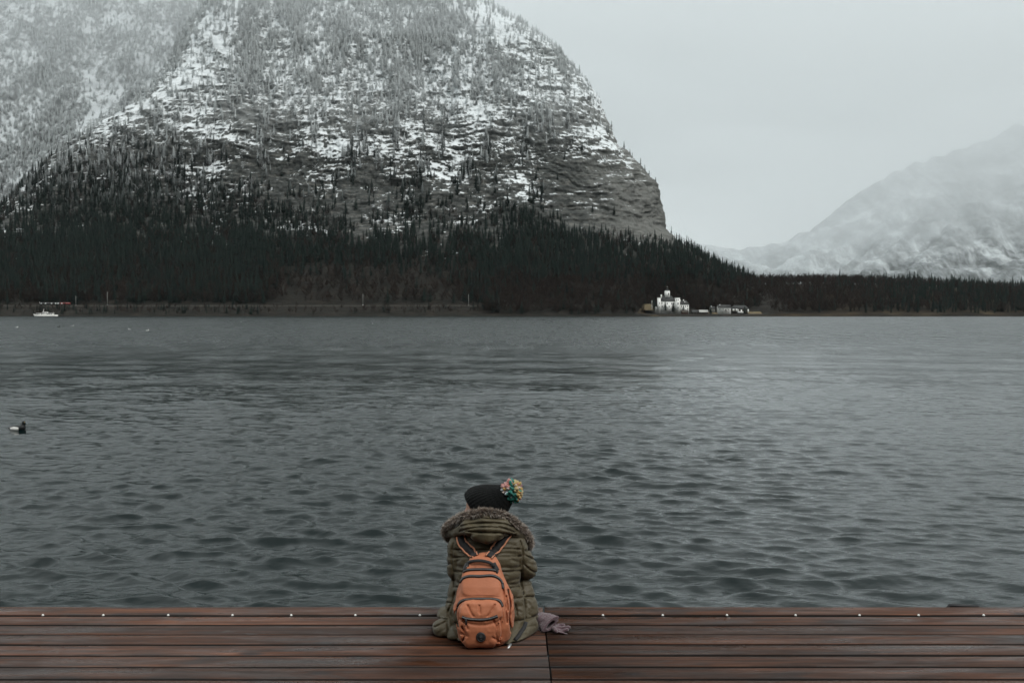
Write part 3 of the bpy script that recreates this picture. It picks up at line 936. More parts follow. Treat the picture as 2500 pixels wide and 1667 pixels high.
def make_low_cloud():
    xs = np.linspace(-3600, 6900, 70); ys = np.linspace(1420, 7500, 44)
    X, Y = np.meshgrid(xs, ys)
    Zb = 470 - 30 * sstep(100, 1300, X) + 120 * fbm(X / 700, Y / 700, 0, 3, seed=401) - 250 * np.exp(-((X - 1250) / 750) ** 2) * sstep(3600, 4600, Y)
    B = np.stack([X, Y, Zb], -1).reshape(-1, 3)
    n = len(B); nr, nc = X.shape
    T = B.copy(); T[:, 2] = 1850
    F = [tuple(f) for f in grid_faces(nr, nc)[:, ::-1]] + [tuple(f + n) for f in grid_faces(nr, nc)]
    rim = [i for i in range(nc)] + [r * nc + nc - 1 for r in range(1, nr)] + [(nr - 1) * nc + c for c in range(nc - 2, -1, -1)] + [r * nc for r in range(nr - 2, 0, -1)]
    F += [(a, b, b + n, a + n) for a, b in zip(rim, rim[1:] + rim[:1])]
    m = bpy.data.materials.new('low_cloud'); m.use_nodes = True
    t = m.node_tree; t.nodes.clear()
    o = t.nodes.new('ShaderNodeOutputMaterial'); v = t.nodes.new('ShaderNodeVolumePrincipled')
    v.inputs['Color'].default_value = (0.97, 0.99, 1.0, 1); v.inputs['Density'].default_value = 4.7e-4
    v.inputs['Anisotropy'].default_value = 0.55
    t.links.new(v.outputs[0], o.inputs['Volume'])
    tag(link('low_cloud', mesh_np('low_cloud', np.vstack([B, T]), F, False, [m])), 'low grey cloud veiling the tops of the far mountains', 'cloud', kind='stuff')
make_low_cloud()

# ------------------------------------------------------------------ jetty
def wood_material():
    m = NT('wet_dark_wood')
    v = m.coord('Object'); r = m.rnd()
    v = m.vadd(v, m.comb(m.math('MULTIPLY', r, 37.0), m.math('MULTIPLY', r, 11.0), m.math('MULTIPLY', r, 5.0)))
    g1 = m.noise(m.mapv(v, (0.9, 16, 16)), 1.0, 6, 0.62, 0.6)
    g2 = m.noise(m.mapv(v, (2.2, 95, 60)), 1.0, 5, 0.7, 0.35)
    g3 = m.noise(m.mapv(v, (1.6, 5.5, 5)), 1.0, 3, 0.5, 0.8)
    knot = m.mr(m.voro(m.mapv(v, (2.1, 6.2, 3)), 1.0), 0.05, 0.20, 1.0, 0.0)
    a = m.math('ADD', m.math('MULTIPLY', g1, 0.52), m.math('MULTIPLY', g2, 0.48))
    c = m.ramp(a, [(0.34, (0.013, 0.008, 0.006)), (0.47, (0.050, 0.025, 0.015)), (0.57, (0.112, 0.047, 0.022)), (0.68, (0.22, 0.100, 0.050))])
    tint = m.mix(r, (0.55, 0.48, 0.45), (1.05, 0.86, 0.74))
    mul = m.t.nodes.new('ShaderNodeMix'); mul.data_type = 'RGBA'; mul.blend_type = 'MULTIPLY'
    mul.inputs['Factor'].default_value = 1.0
    m.put(mul.inputs['A'], c); m.put(mul.inputs['B'], tint)
    c = mul.outputs['Result']
    c = m.mix(m.mr(g3, 0.50, 0.72, 0.0, 0.72), c, (0.020, 0.017, 0.016))       # damp dark stains
    c = m.mix(m.math('MULTIPLY', knot, 0.85), c, (0.014, 0.011, 0.011))
    grey = m.noise(m.mapv(m.vadd(v, (3.1, 1.7, 0.4)), (3.2, 13, 9)), 1.0, 4, 0.6, 1.2)
    c = m.mix(m.mr(grey, 0.62, 0.74, 0.0, 0.42), c, (0.085, 0.092, 0.095))       # weathered grey patches
    rough = m.mr(m.noise(m.mapv(v, (1.2, 7, 7)), 1.0, 4, 0.6, 0.5), 0.38, 0.62, 0.26, 0.72)
    m.set(Base_Color=c, Roughness=rough, Specular_IOR_Level=0.4, Normal=m.bump(m.math('ADD', m.math('MULTIPLY', g2, 0.6), g1), 0.55, 0.004))
    return m.m
M_WOOD = wood_material()
M_GAPSHADE = plain('plank_gap_shade', (0.006, 0.006, 0.005), 0.9, nscale=12)  # gap shade painted as near-black colour on plank sides, ends and undersides
EDGE_Y = 5.642
JOINT_X = 0.107 * ZC
PITCH = 0.1595
jetty = empty('wooden_jetty', (0, 0, 0), 'dark wet plank jetty along the water\'s edge', 'jetty')
def plank_mesh(name, x0, x1, w, t=0.04):
    b, g = 0.004, 0.0045
    prof = [(0, -t), (0, -b), (b * .35, -b * .3), (b, 0), (w * .5, 0.0012), (w - b, 0), (w - b * .35, -b * .3), (w, -b), (w, -t)]
    V = [(x, y, z) for x in (x0, x1) for y, z in prof]
    n = len(prof)
    F = [(i, i + 1, n + i + 1, n + i) for i in range(n - 1)]
    F = [f[::-1] for f in F]
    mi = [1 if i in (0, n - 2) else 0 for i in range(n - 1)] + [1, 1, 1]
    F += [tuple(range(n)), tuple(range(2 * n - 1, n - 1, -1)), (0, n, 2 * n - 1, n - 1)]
    return mesh_np(name, V, F, False, [M_WOOD, M_GAPSHADE], mi)
PW = PITCH - 0.023
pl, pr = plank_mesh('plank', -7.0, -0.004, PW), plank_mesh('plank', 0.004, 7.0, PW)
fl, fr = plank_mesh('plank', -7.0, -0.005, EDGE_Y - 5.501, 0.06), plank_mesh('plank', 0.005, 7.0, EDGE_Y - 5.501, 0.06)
NROW = 36
for r in range(NROW):
    for me, mf in ((pl, fl), (pr, fr)):
        if r == 0:
            o = link('plank', mf, jetty, (JOINT_X, 5.501, 0.003))
        else:
            y = 5.494 - PITCH * r
            o = link('plank', me, jetty, (JOINT_X + RNG.uniform(-.002, .002), y, RNG.uniform(-.0018, .0018)))
M_BEAM = plain('jetty_beam', (0.03, 0.022, 0.016), 0.8, nscale=5)
for x in (-6.2, -4.2, -2.2, -0.3, 1.8, 3.8, 5.8):
    box('joist', x - .06, x + .06, -0.4, EDGE_Y - 0.05, -0.24, -0.045, M_BEAM, jetty)
box('fascia_board', -7.0, 7.0, EDGE_Y - 0.045, EDGE_Y - 0.006, -0.26, -0.062, M_BEAM, jetty)
for x in (-5.2, -2.6, 0.2, 2.8, 5.2):
    V, F = tube_vf([(x, EDGE_Y - 0.25, -3.0), (x, EDGE_Y - 0.25, -0.245)], 0.11, 12)
    part('pile', V, F, M_BEAM, jetty, True)
# white studs in the joint behind the front board
def dome(c, r, hgt, n=12, rings=5):
    V, F = [], []
    for i in range(rings):
        a = i / (rings) * math.pi / 2
        for k in range(n):
            an = 2 * math.pi * k / n
            V.append((c[0] + r * math.cos(a) * math.cos(an), c[1] + r * math.cos(a) * math.sin(an), c[2] + hgt * math.sin(a)))
    V.append((c[0], c[1], c[2] + hgt))
    for i in range(rings - 1):
        for k in range(n):
            F.append((i * n + k, i * n + (k + 1) % n, (i + 1) * n + (k + 1) % n, (i + 1) * n + k))
    for k in range(n):
        F.append(((rings - 1) * n + k, (rings - 1) * n + (k + 1) % n, rings * n))
    return V, F
M_STUD = plain('white_stud', (0.80, 0.80, 0.77), 0.45, nscale=60, var=0.08)
for px in (-58, 104.5, 252, 410.5, 567.5, 711, 867.5, 1025, 1172, 1319, 1472, 1618, 1775, 1942.5, 2098.7, 2243, 2401.8, 2556):
    p = W(px, 1501.0, 5.497)
    V, F = dome((p[0], 5.497, -0.002), 0.0068, 0.009)
    part('stud', V, F, M_STUD, jetty, True)
# dark steel bar at the edge on the right
M_IRON = plain('dark_iron', (0.02, 0.021, 0.022), 0.5, 0.6, nscale=30)
x0, x1 = W(2313, 1480, 5.66)[0], W(2400, 1480, 5.66)[0]
bar = empty('mooring_bar', (x0, 5.66, 0), 'low dark iron bar fixed along the jetty edge on the right', 'bar')
V, F = tube_vf([(x0, 5.667, -0.12), (x0 + .003, 5.667, -0.012), (x0 + .015, 5.667, 0.004), (x1 - .03, 5.667, -0.002), (x1 - .005, 5.667, -0.014), (x1, 5.667, -0.12)], 0.011, 8)
part('rail', V, F, M_IRON, bar, True)
for x in (x0 + .01, x1 - .01):
    box('bracket', x - .02, x + .02, EDGE_Y + 0.002, 5.672, -0.16, -0.10, M_IRON, bar)

# ------------------------------------------------------------------ buildings on the far shore
M_WHITE = plain('white_render', (0.78, 0.78, 0.75), 0.85, nscale=0.6, var=0.07)
M_ROOF = plain('dark_roof', (0.030, 0.031, 0.030), 0.85, nscale=0.8, var=0.3)
M_PANE = plain('dark_window', (0.02, 0.023, 0.026), 0.25, nscale=3)
M_GREYW = plain('grey_plaster', (0.34, 0.34, 0.32), 0.9, nscale=0.6)
M_TIMBER = plain('weathered_boards', (0.045, 0.036, 0.028), 0.9, nscale=1.5, var=0.4)
M_REDB = plain('red_brown_boards', (0.10, 0.045, 0.035), 0.9, nscale=1.5, var=0.3)
M_GRASS = plain('winter_grass', (0.11, 0.085, 0.045), 1.0, nscale=0.25, var=0.35)

def xz(px, py, Y):
    p = W(px, py, Y); return p[0], p[2]

def hip_roof(name, x0, x1, y0, y1, z0, z1, inset, mat, parent, root=None, ov=0.5):
    x0 -= ov; x1 += ov; y0 -= ov; y1 += ov
    ym = (y0 + y1) / 2
    V = [(x0, y0, z0), (x1, y0, z0), (x1, y1, z0), (x0, y1, z0), (x0 + inset, ym, z1), (x1 - inset, ym, z1), (x0, y0, z0 - .3), (x1, y0, z0 - .3), (x1, y1, z0 - .3), (x0, y1, z0 - .3)]
    F = [(0, 1, 5, 4), (1, 2, 5), (2, 3, 4, 5), (3, 0, 4), (6, 7, 1, 0), (7, 8, 2, 1), (8, 9, 3, 2), (9, 6, 0, 3), (9, 8, 7, 6)]
    return part(name, V, F, mat, parent, False, None, root)

def pyramid(name, cx, cy, hw, z0, z1, mat, parent, root=None, ov=0.3):
    a = hw + ov
    V = [(cx - a, cy - a, z0), (cx + a, cy - a, z0), (cx + a, cy + a, z0), (cx - a, cy + a, z0), (cx, cy, z1)]
    F = [(0, 1, 4), (1, 2, 4), (2, 3, 4), (3, 0, 4), (3, 2, 1, 0)]
    return part(name, V, F, mat, parent, False, None, root)

def window(parent, root, px, py, w, h, yfront, mat=None):
    """a pane set 6 cm proud of a wall that faces the lake, in a pale frame"""
    x, z = xz(px, py, yfront)
    o = box('window', x - w / 2 - .12, x + w / 2 + .12, yfront - 0.10, yfront - 0.01, z - h / 2 - .12, z + h / 2 + .12, M_GREYW, parent, root)
    box('pane', x - w / 2, x + w / 2, yfront - 0.16, yfront - 0.102, z - h / 2, z + h / 2, M_PANE, o, root)

def prism_block(name, x0, x1, y0, y1, zb, z1, mat, parent, root=None):
    return box(name, x0, x1, y0, y1, zb, z1, mat, parent, root)

def make_castle():
    Y = 1392.0
    g = xz(1640, 758, Y)
    t = empty('lakeside_castle', (g[0], Y, g[1] - 3), 'small white castle with corner towers, dark roof and lantern turret on the far shore', 'castle')
    def X(px): return xz(px, 750, Y)[0]
    def Zz(py): return xz(1640, py, Y)[1]
    zb = Zz(766)
    box('main_wall', X(1612), X(1650), Y, Y + 16, zb, Zz(735), M_WHITE, t)
    hip_roof('main_roof', X(1612), X(1650), Y, Y + 16, Zz(735) + 0.02, Zz(721), 6.0, M_ROOF, t)
    lt = box('left_tower', X(1605), X(1612.8), Y - 2.2, Y + 2.2, zb, Zz(727.5), M_WHITE, t)
    box('parapet', X(1604.6), X(1613.2), Y - 2.4, Y + 2.4, Zz(727.5) + 0.02, Zz(726.3), M_WHITE, lt, t)
    rt = box('right_tower', X(1648.2), X(1659.4), Y - 2.8, Y + 4, zb, Zz(728), M_WHITE, t)
    box('parapet', X(1647.8), X(1659.8), Y - 3.0, Y + 4.2, Zz(728) + 0.02, Zz(726.8), M_WHITE, rt, t)
    for px, py, w, h in ((1652, 732.5, .8, 1.5), (1656, 732, .8, 1.5), (1655.5, 741, 1.2, 2.8), (1655.5, 751, 1.0, 2.2)):
        window(rt, t, px, py, w, h, Y - 2.8)
    window(lt, t, 1610.5, 740, 0.7, 2.0, Y - 2.2); window(lt, t, 1609.5, 750, 0.7, 1.6, Y - 2.2)
    for px, py in ((1616, 740), (1617, 748), (1634, 748), (1640, 741), (1645, 741), (1629, 741), (1645, 749)):
        window(t, t, px, py, 1.0, 1.9, Y)
    box('stair_turret', X(1600.8), X(1605.0), Y + 1, Y + 6, zb, Zz(748), M_WHITE, t)
    # lantern turret
    lan = box('lantern_turret', X(1625), X(1636.6), Y + 4, Y + 10.5, Zz(726), Zz(710.5), M_WHITE, t)
    window(lan, t, 1632.4, 717.5, 1.1, 2.6, Y + 4)
    for px in (1625.6, 1628.5, 1631.4, 1634.3):
        box('merlon', X(px), X(px + 1.7), Y + 3.9, Y + 10.6, Zz(710.5) + 0.02, Zz(709.2), M_WHITE, lan, t)
    pyramid('turret_roof', (X(1625) + X(1636.6)) / 2, Y + 7.25, 2.4, Zz(709.3), Zz(703), M_ROOF, t)
    V, F = tube_vf([(X(1630.8), Y + 7.25, Zz(703.6)), (X(1630.8), Y + 7.25, Zz(696.5))], [0.18, 0.05], 6)
    sp = part('spire_pole', V, F, M_ROOF, t)
    V, F = dome((X(1630.8), Y + 7.25, Zz(700)), 0.45, 0.45, 8, 4)
    part('finial_ball', V, F, M_WHITE, sp, True, None, t)
    # east wing
    box('wing_wall', X(1659.6), X(1682.4), Y + 1, Y + 12, zb, Zz(743), M_WHITE, t)
    wr = hip_roof('wing_roof', X(1659.6), X(1682.4), Y + 1, Y + 12, Zz(743) + 0.02, Zz(733), 3.5, M_ROOF, t)
    for px, py in ((1664, 748), (1669, 748), (1674, 748), (1679, 747.5), (1679, 754)):
        window(t, t, px, py, 1.0, 1.7, Y + 1)
    for px, p0, p1 in ((1661.8, 737, 731.5), (1670.2, 735, 731), (1673, 739.5, 735.5)):
        box('chimney', X(px) - .6, X(px) + .6, Y + 4, Y + 5.4, Zz(p0), Zz(p1), M_WHITE, wr, t)
    box('chimney', X(1616) - .9, X(1616) + .9, Y + 5, Y + 7, Zz(728), Zz(719), M_WHITE, t)
    return t
make_castle()

# garden wall left of the castle
p = W(1592, 750, 1400)
gw = empty('garden_gatepost', (p[0], 1400, p[2] - 4), 'slim white gatepost at the left end of the castle garden', 'gatepost')
box('post', p[0] - .6, p[0] + .6, 1399.4, 1400.6, p[2] - 5, p[2] + 2.5, M_WHITE, gw)
pyramid('cap', p[0], 1400, .7, p[2] + 2.52, p[2] + 3.4, M_WHITE, gw)
box('pier', p[0] - .5, p[0] + .5, 1401, 1402, p[2] + 3.0, p[2] + 9.5, M_GREYW, gw)

def make_house(name, label, px0, px1, pyw, pyr, pyb, Y, dep, wall, roof, wins, gable=True, chim=()):
    xa, xb = xz(px0, pyb, Y)[0], xz(px1, pyb, Y)[0]
    z0, z1, z2 = xz(px0, pyb, Y)[1], xz(px0, pyw, Y)[1], xz(px0, pyr, Y)[1]
    t = empty(name, ((xa + xb) / 2, Y, z0), label, 'house')
    ym = Y + dep / 2
    V = [(xa, Y, z0 - 2), (xb, Y, z0 - 2), (xb, Y + dep, z0 - 2), (xa, Y + dep, z0 - 2), (xa, Y, z1), (xb, Y, z1), (xb, Y + dep, z1), (xa, Y + dep, z1), (xa, ym, z2 - .3), (xb, ym, z2 - .3)]
    F = [(0, 1, 5, 4), (2, 3, 7, 6), (1, 2, 6, 9, 5), (3, 0, 4, 8, 7), (3, 2, 1, 0)]
    if not gable:
        V = V[:8]; F = [(0, 1, 5, 4), (2, 3, 7, 6), (1, 2, 6, 5), (3, 0, 4, 7), (3, 2, 1, 0), (4, 5, 6, 7)]
    part('wall', V, F, wall, t)
    if gable:
        o = 0.55; dz = (z2 - z1) * o / (dep / 2)
        V = []
        for x in (xa - .4, xb + .4):
            V += [(x, Y - o, z1 - dz), (x, ym, z2), (x, Y + dep + o, z1 - dz), (x, Y + dep + o, z1 - dz + .3), (x, ym, z2 + .35), (x, Y - o, z1 - dz + .3)]
        F = [(0, 5, 4, 1), (1, 4, 3, 2), (11, 6, 7, 10), (10, 7, 8, 9)] + [(i, (i + 1) % 6, 6 + (i + 1) % 6, 6 + i)[::-1] for i in range(6)]
        rf = part('roof', V, F, roof, t)
    else:
        rf = hip_roof('roof', xa, xb, Y, Y + dep, z1 + .02, z2, (xb - xa) * .18, roof, t)
    for px, py, w, h in wins: window(t, t, px, py, w, h, Y)
    for px, p0, p1 in chim:
        x = xz(px, p1, Y)[0]
        box('chimney', x - .5, x + .5, ym - .5, ym + .5, xz(px, p0, Y)[1], xz(px, p1, Y)[1], M_WHITE, rf, t)
    return t
make_house('gabled_house', 'white two-storey house with dark gabled roof right of the castle', 1753, 1784.6, 750.5, 744.5, 765, 1372, 9, M_WHITE, M_ROOF,
           [(1757.5, 755, .9, 1.5), (1765.5, 754.5, .9, 1.5), (1772, 756, .9, 1.5), (1779, 756, .9, 1.5), (1765, 762, .7, 1.0), (1778, 762, .9, 1.3)], chim=((1759, 747, 743),))
make_house('long_house', 'long low house with broad dark roof and pale wall pieces, furthest right', 1788, 1828, 753.5, 745, 764, 1380, 12, M_TIMBER, M_ROOF, [], gable=False)
for i, (a, b, c, d) in enumerate(((1788.3, 1793, 754, 759.5), (1796, 1800, 754, 760), (1800.8, 1803, 755, 761), (1808.5, 1811.5, 756, 763.5), (1825, 1828, 755, 763.5), (1801, 1815.5, 760, 764.3))):
    lh = bpy.data.objects['long_house']
    x0, z1 = xz(a, c, 1379.9); x1, z0 = xz(b, d, 1379.9)
    box('wall_panel', x0, x1, 1379.4 - .03 * i, 1379.98, z0, z1, M_WHITE, lh)
make_house('grey_cottage', 'small grey cottage half hidden by a tree, left of the white house', 1735, 1746, 753, 748.5, 765, 1378, 8, M_GREYW, M_ROOF, [(1741, 757, .8, 1.2)], chim=((1738, 750, 747),))
make_house('boathouse', 'brown boathouse with sloping roof at the water below the castle', 1666, 1681, 763, 757.5, 768, 1366, 9, M_REDB, M_TIMBER, [])
make_house('plank_shed', 'long weathered plank shed by the water between castle and white house', 1690, 1706, 762, 757, 767.5, 1365, 8, M_TIMBER, M_ROOF, [(1694, 764.5, .6, 1.2), (1700, 764.5, .6, 1.2)])
make_house('open_shed', 'low open shed with pale gaps next to the white house', 1708, 1729, 762, 757, 767, 1366, 8, M_TIMBER, M_GREYW, [(1713, 764, .7, 1.5), (1725, 764, .9, 1.4)])

# winter lawns by the houses
def lawn(name, px0, px1, py0, py1, Y0, Y1):
    a, b = W(px0, py1, Y0), W(px1, py1, Y0)
    xs = np.linspace(a[0], b[0], 14); ys = np.linspace(Y0, Y1, 6)
    zt0, zt1 = a[2], W(px0, py0, Y1)[2]
    X, Yy = np.meshgrid(xs, ys)
    Z = zt0 + (zt1 - zt0) * (Yy - Y0) / (Y1 - Y0) + 0.35 * fbm(X / 5, Yy / 5, 0, 2, seed=12)
    o = link(name, mesh_np(name, np.stack([X, Yy, Z], -1).reshape(-1, 3), grid_faces(6, 14), True, [M_GRASS]))
    tag(o, kind='structure')
lawn('lawn', 1828, 1862, 760.5, 766.5, 1371, 1385)
lawn('meadow', 1540, 1604, 742, 757, 1396, 1425)
lawn('garden', 1724, 1754, 762.5, 767, 1367, 1376)

def put_tree(kind, var, px, pyb, Y, hpx, wd, label, group=None):
    p = W(px, pyb, Y)
    return tree(kind, var, p, hpx * Y / FPX, wd, label, group)
put_tree('c', 2, 1597, 757, 1386, 34, 1.6, 'tall dark spruce hiding the left end of the castle garden')
put_tree('c', 2, 1624.5, 757, 1386, 23, 2.0, 'dark spruce before the middle of the castle front')
put_tree('c', 2, 1643, 761, 1384, 24, 2.6, 'broad dark tree between the castle front and its right tower')
put_tree('c', 2, 1668, 764, 1383, 19, 3.0, 'round dark tree before the castle\'s right wing')
put_tree('c', 2, 1735, 767, 1368, 20, 2.2, 'dark tree beside the small grey cottage')
put_tree('b', 0, 1773, 767, 1364, 15, 1.0, 'bare tree standing before the white gabled house')
put_tree('c', 2, 1818, 765, 1373, 21, 2.0, 'dark spruce before the long low house')
put_tree('c', 0, 1689, 768, 1362, 11, 1.3, 'small dark conifer at the water left of the plank shed')

# ------------------------------------------------------------------ passenger boat
def make_boat():
    Y = 1240.0
    u = Y / FPX
    x0 = W(82, 770, Y)[0]; L_ = 58.5 * u
    zw = WATER
    t = empty('passenger_boat', (x0 + L_ / 2, Y, zw), 'white passenger boat with wheelhouse and raked mast near the far shore', 'boat')
    st = np.linspace(0, 1, 15)
    V, F = [], []
    for s in st:
        hw = 2.6 * (1 - (1 - min(1, s / .35)) ** 2.2) * (1 if s < .85 else 1 - .35 * ((s - .85) / .15) ** 2)
        hw = max(hw, 0.06)
        top = zw + 2.2 + 1.0 * max(0, (0.3 - s) / .3) ** 1.5
        rake = (1 - s) ** 6 * 1.3
        xb = x0 + L_ * s
        V += [(xb - rake * .4, Y - hw, top), (xb + rake, Y - hw * .8, zw - .6), (xb + rake, Y + hw * .8, zw - .6), (xb - rake * .4, Y + hw, top)]
    n = len(st)
    for i in range(n - 1):
        for k in range(4):
            F.append((i * 4 + k, (i + 1) * 4 + k, (i + 1) * 4 + (k + 1) % 4, i * 4 + (k + 1) % 4))
    F += [(0, 1, 2, 3), tuple(4 * (n - 1) + i for i in (3, 2, 1, 0))]
    part('hull', V, F, plain('boat_white', (0.78, 0.77, 0.73), 0.5, nscale=.5, var=.06), t)
    mw = plain('boat_cabin_white', (0.80, 0.79, 0.76), 0.5, nscale=.5, var=.05)
    def bx(nm, a, b, p0, p1, hw, parent=t): return box(nm, W(a, 765, Y)[0], W(b, 765, Y)[0], Y - hw, Y + hw, zw + p0, zw + p1, mw, parent, t)
    c1 = bx('fore_cabin', 90, 104.5, 2.2, 4.0, 2.0)
    c2 = bx('aft_cabin', 116, 130.5, 2.2, 4.0, 2.0)
    wh = bx('wheelhouse', 104.8, 115.8, 2.2, 5.6, 1.9)
    bx('roof_slab', 89.5, 104.4, 4.02, 4.3, 2.2); bx('roof_slab', 116.2, 131.5, 4.02, 4.3, 2.2); bx('wheelhouse_roof', 104.4, 116.4, 5.62, 5.9, 2.1)
    def wn(a, b, p0, p1, parent, hw): box('window', W(a, 765, Y)[0], W(b, 765, Y)[0], Y - hw - .06, Y - hw - .01, zw + p0, zw + p1, M_PANE, parent, t)
    for a in (91.2, 95.4, 101.2): wn(a, a + 3.0, 2.7, 3.6, c1, 2.0)
    for a in (117, 121.2, 125.4): wn(a, a + 3.2, 2.7, 3.6, c2, 2.0)
    for a in (105.4, 108.4, 113): wn(a, a + 2.0, 4.1, 5.2, wh, 1.9)
    V, F = tube_vf([(W(104.5, 760, Y)[0], Y, zw + 5.0), (W(107.3, 760, Y)[0], Y, zw + 9.3)], [.45, .12], 8)
    part('mast', V, F, mw, t, True)
    V, F = tube_vf([(W(130.6, 760, Y)[0], Y, zw + 3.2), (W(130.6, 760, Y)[0], Y, zw + 6.0)], .09, 6)
    part('flagpole', V, F, mw, t)
make_boat()

# ------------------------------------------------------------------ train and line poles
def make_train():
    Y = 1378.6
    z0 = RAILZ + 0.02
    mred = plain('train_red', (0.22, 0.025, 0.020), 0.45, nscale=.5)
    mdark = plain('train_dark', (0.035, 0.034, 0.034), 0.5, nscale=.5)
    lit = NT('lit_window'); lit.set(Base_Color=(0.5, 0.52, 0.5), Emission_Color=(0.85, 0.95, 0.9, 1), Emission_Strength=0.30, Roughness=0.3)
    lamp = NT('headlight'); lamp.set(Base_Color=(1, 1, 1), Emission_Color=(1, 0.98, 0.93, 1), Emission_Strength=4.0)
    def X(px): return W(px, 735, Y)[0]
    t = empty('regional_train', (X(135), Y, z0), 'dark and red train with lit windows on the line above the boat', 'train')
    cars = [(97, 122, mdark), (122.6, 147, mdark), (147.6, 171, mred)]
    for a, b, m in cars:
        c = box('carriage', X(a), X(b), Y - 1.4, Y + 1.4, z0 + 1.0, z0 + 3.9, m, t)
        box('roof', X(a) + .1, X(b) - .1, Y - 1.25, Y + 1.25, z0 + 3.92, z0 + 4.25, mdark, c, t)
        for k in range(4):
            xa = X(a + 2.4 + k * (b - a - 4) / 4); w = (b - a - 4) / 4 * .72 * Y / FPX
            box('window', xa, xa + w, Y - 1.46, Y - 1.41, z0 + 2.1, z0 + 3.15, lit.m if (m is mdark and (a + k * 3) % 5 > 1) or (m is mred and k < 1) else M_PANE, c, t)
        for q in (.18, .82):
            xq = X(a) + (X(b) - X(a)) * q
            box('bogie', xq - 1.4, xq + 1.4, Y - 1.0, Y + 1.0, z0, z0 + .98, mdark, c, t)
    V, F = dome((0, 0, 0), .5, .35, 10, 4)
    V = [(X(97) - v[2] + .0, Y - .7 + v[0], z0 + 3.9 + v[1]) for v in V]
    part('headlight', V, F, lamp.m, t, True)
make_train()
M_POLE = plain('pale_pole', (0.20, 0.20, 0.19), 0.7, nscale=1)
for px, p0, p1, lb in ((185, 722, 742, 'thin line pole just right of the train'), (262, 712, 742, 'tall pale line pole left of the spruce row'),
                       (886, 718, 743, 'pale line pole with white foot near the middle of the line'), (1144, 718, 741, 'thin line pole furthest right along the railway')):
    a = W(px, p1, 1377.4); b = W(px, p0, 1377.4)
    t = empty('line_pole', (a[0], 1377.4, RAILZ), lb, 'pole', 'poles along the railway')
    V, F = tube_vf([(a[0], 1377.4, RAILZ - .2), (a[0], 1377.4, b[2])], [.42, .28], 8)
    part('mast', V, F, M_POLE, t, True)
    box('bracket', a[0] - .15, a[0] + .15, 1377.8, 1381.0, b[2] - 2.2, b[2] - 1.9, M_POLE, t)
    box('footing', a[0] - .7, a[0] + .7, 1376.9, 1377.9, RAILZ + .005, RAILZ + .9, M_WHITE if px == 886 else M_POLE, t)

# ------------------------------------------------------------------ birds on the water
def wz(x, y):
    d = wave_disp(np.array([x], float), np.array([y], float), None)
    return WATER + float(d[2][0])
M_FWHITE = plain('white_feathers', (0.80, 0.79, 0.76), 0.8, nscale=30, var=.06)
M_FBLACK = plain('black_feathers', (0.007, 0.008, 0.008), 0.45, nscale=30, var=.3)
M_BILL = plain('duck_bill', (0.20, 0.23, 0.25), 0.4, nscale=40)
M_EYE = plain('duck_eye', (0.65, 0.45, 0.08), 0.2, nscale=60)
def make_duck():
    p = W(42, 1054, FPX * (ZC - WATER) / (1054 - HORIZ))
    c = np.array((p[0], p[1], WATER + 0.0))
    s = 0.37 / 0.37
    def f(X, Y, Z):
        x, y, z = X - c[0], Y - c[1], Z - c[2]
        body = s_ell(x, y, z, (0, 0, .035), (.155, .078, .068))
        tail = s_cap(x, y, z, (-.11, 0, .05), (-.19, 0, .045), .035, .012)
        br = s_ell(x, y, z, (.10, 0, .05), (.065, .062, .065))
        nk = s_cap(x, y, z, (.115, 0, .07), (.135, 0, .14), .040, .034)
        hd = s_ell(x, y, z, (.142, 0, .158), (.046, .034, .040))
        tuft = s_cap(x, y, z, (.11, 0, .165), (.085, 0, .12), .014, .006)
        bill = s_ell(x, y, z, (.195, 0, .148), (.034, .016, .010))
        d = smin(body, tail, .03); d = smin(d, br, .03); d = smin(d, nk, .03); d = smin(d, hd, .02); d = smin(d, tuft, .012)
        return smin(d, bill, .006)
    V, F = sdf_mesh(f, c + (-.23, -.1, -.06), c + (.25, .1, .23), 0.0065)
    q = (V[F].mean(1) - c)
    mi = np.zeros(len(F), int)                         # black
    mi[(q[:, 0] > -.125) & (q[:, 0] < .062) & (q[:, 2] < .078 - .35 * np.abs(q[:, 0] + .03) ** 1.3) & (np.abs(q[:, 1]) > .028)] = 1
    mi[(q[:, 0] > .178) & (q[:, 2] > .12)] = 2
    o = link('tufted_duck', mesh_np('tufted_duck', V - c, F, True, [M_FBLACK, M_FWHITE, M_BILL], mi), None, tuple(c))
    o.location.z = wz(c[0], c[1]) - 0.01
    tag(o, 'black and white tufted duck swimming at the left edge of the water', 'duck')
    for sg in (-1, 1):
        v, ff = dome((0, 0, 0), .006, .004, 8, 3)
        v = [(.163 + a[0], sg * (.030 + a[2]), .165 + a[1]) for a in v]
        link('eye', mesh_np('eye', v, ff, True, [M_EYE]), o)
make_duck()
def gull_mesh():
    def f(x, y, z):
        d = s_ell(x, y, z, (0, 0, .04), (.17, .075, .065))
        d = smin(d, s_cap(x, y, z, (-.12, 0, .06), (-.24, 0, .075), .035, .012), .03)
        d = smin(d, s_cap(x, y, z, (.12, 0, .08), (.14, 0, .16), .04, .035), .03)
        d = smin(d, s_ell(x, y, z, (.15, 0, .18), (.05, .038, .04)), .02)
        return smin(d, s_ell(x, y, z, (.205, 0, .172), (.03, .01, .01)), .005)
    V, F = sdf_mesh(f, (-.28, -.1, -.06), (.26, .1, .25), .012)
    q = V[F].mean(1)
    mi = np.zeros(len(F), int)
    mi[(q[:, 2] > .085) & (q[:, 0] < .08)] = 1
    mi[q[:, 0] > .195] = 2
    return mesh_np('gull', V, F, True, [M_FWHITE, plain('grey_wing', (0.5, 0.52, 0.54), .8, nscale=20), M_BILL], mi)
GM = gull_mesh()
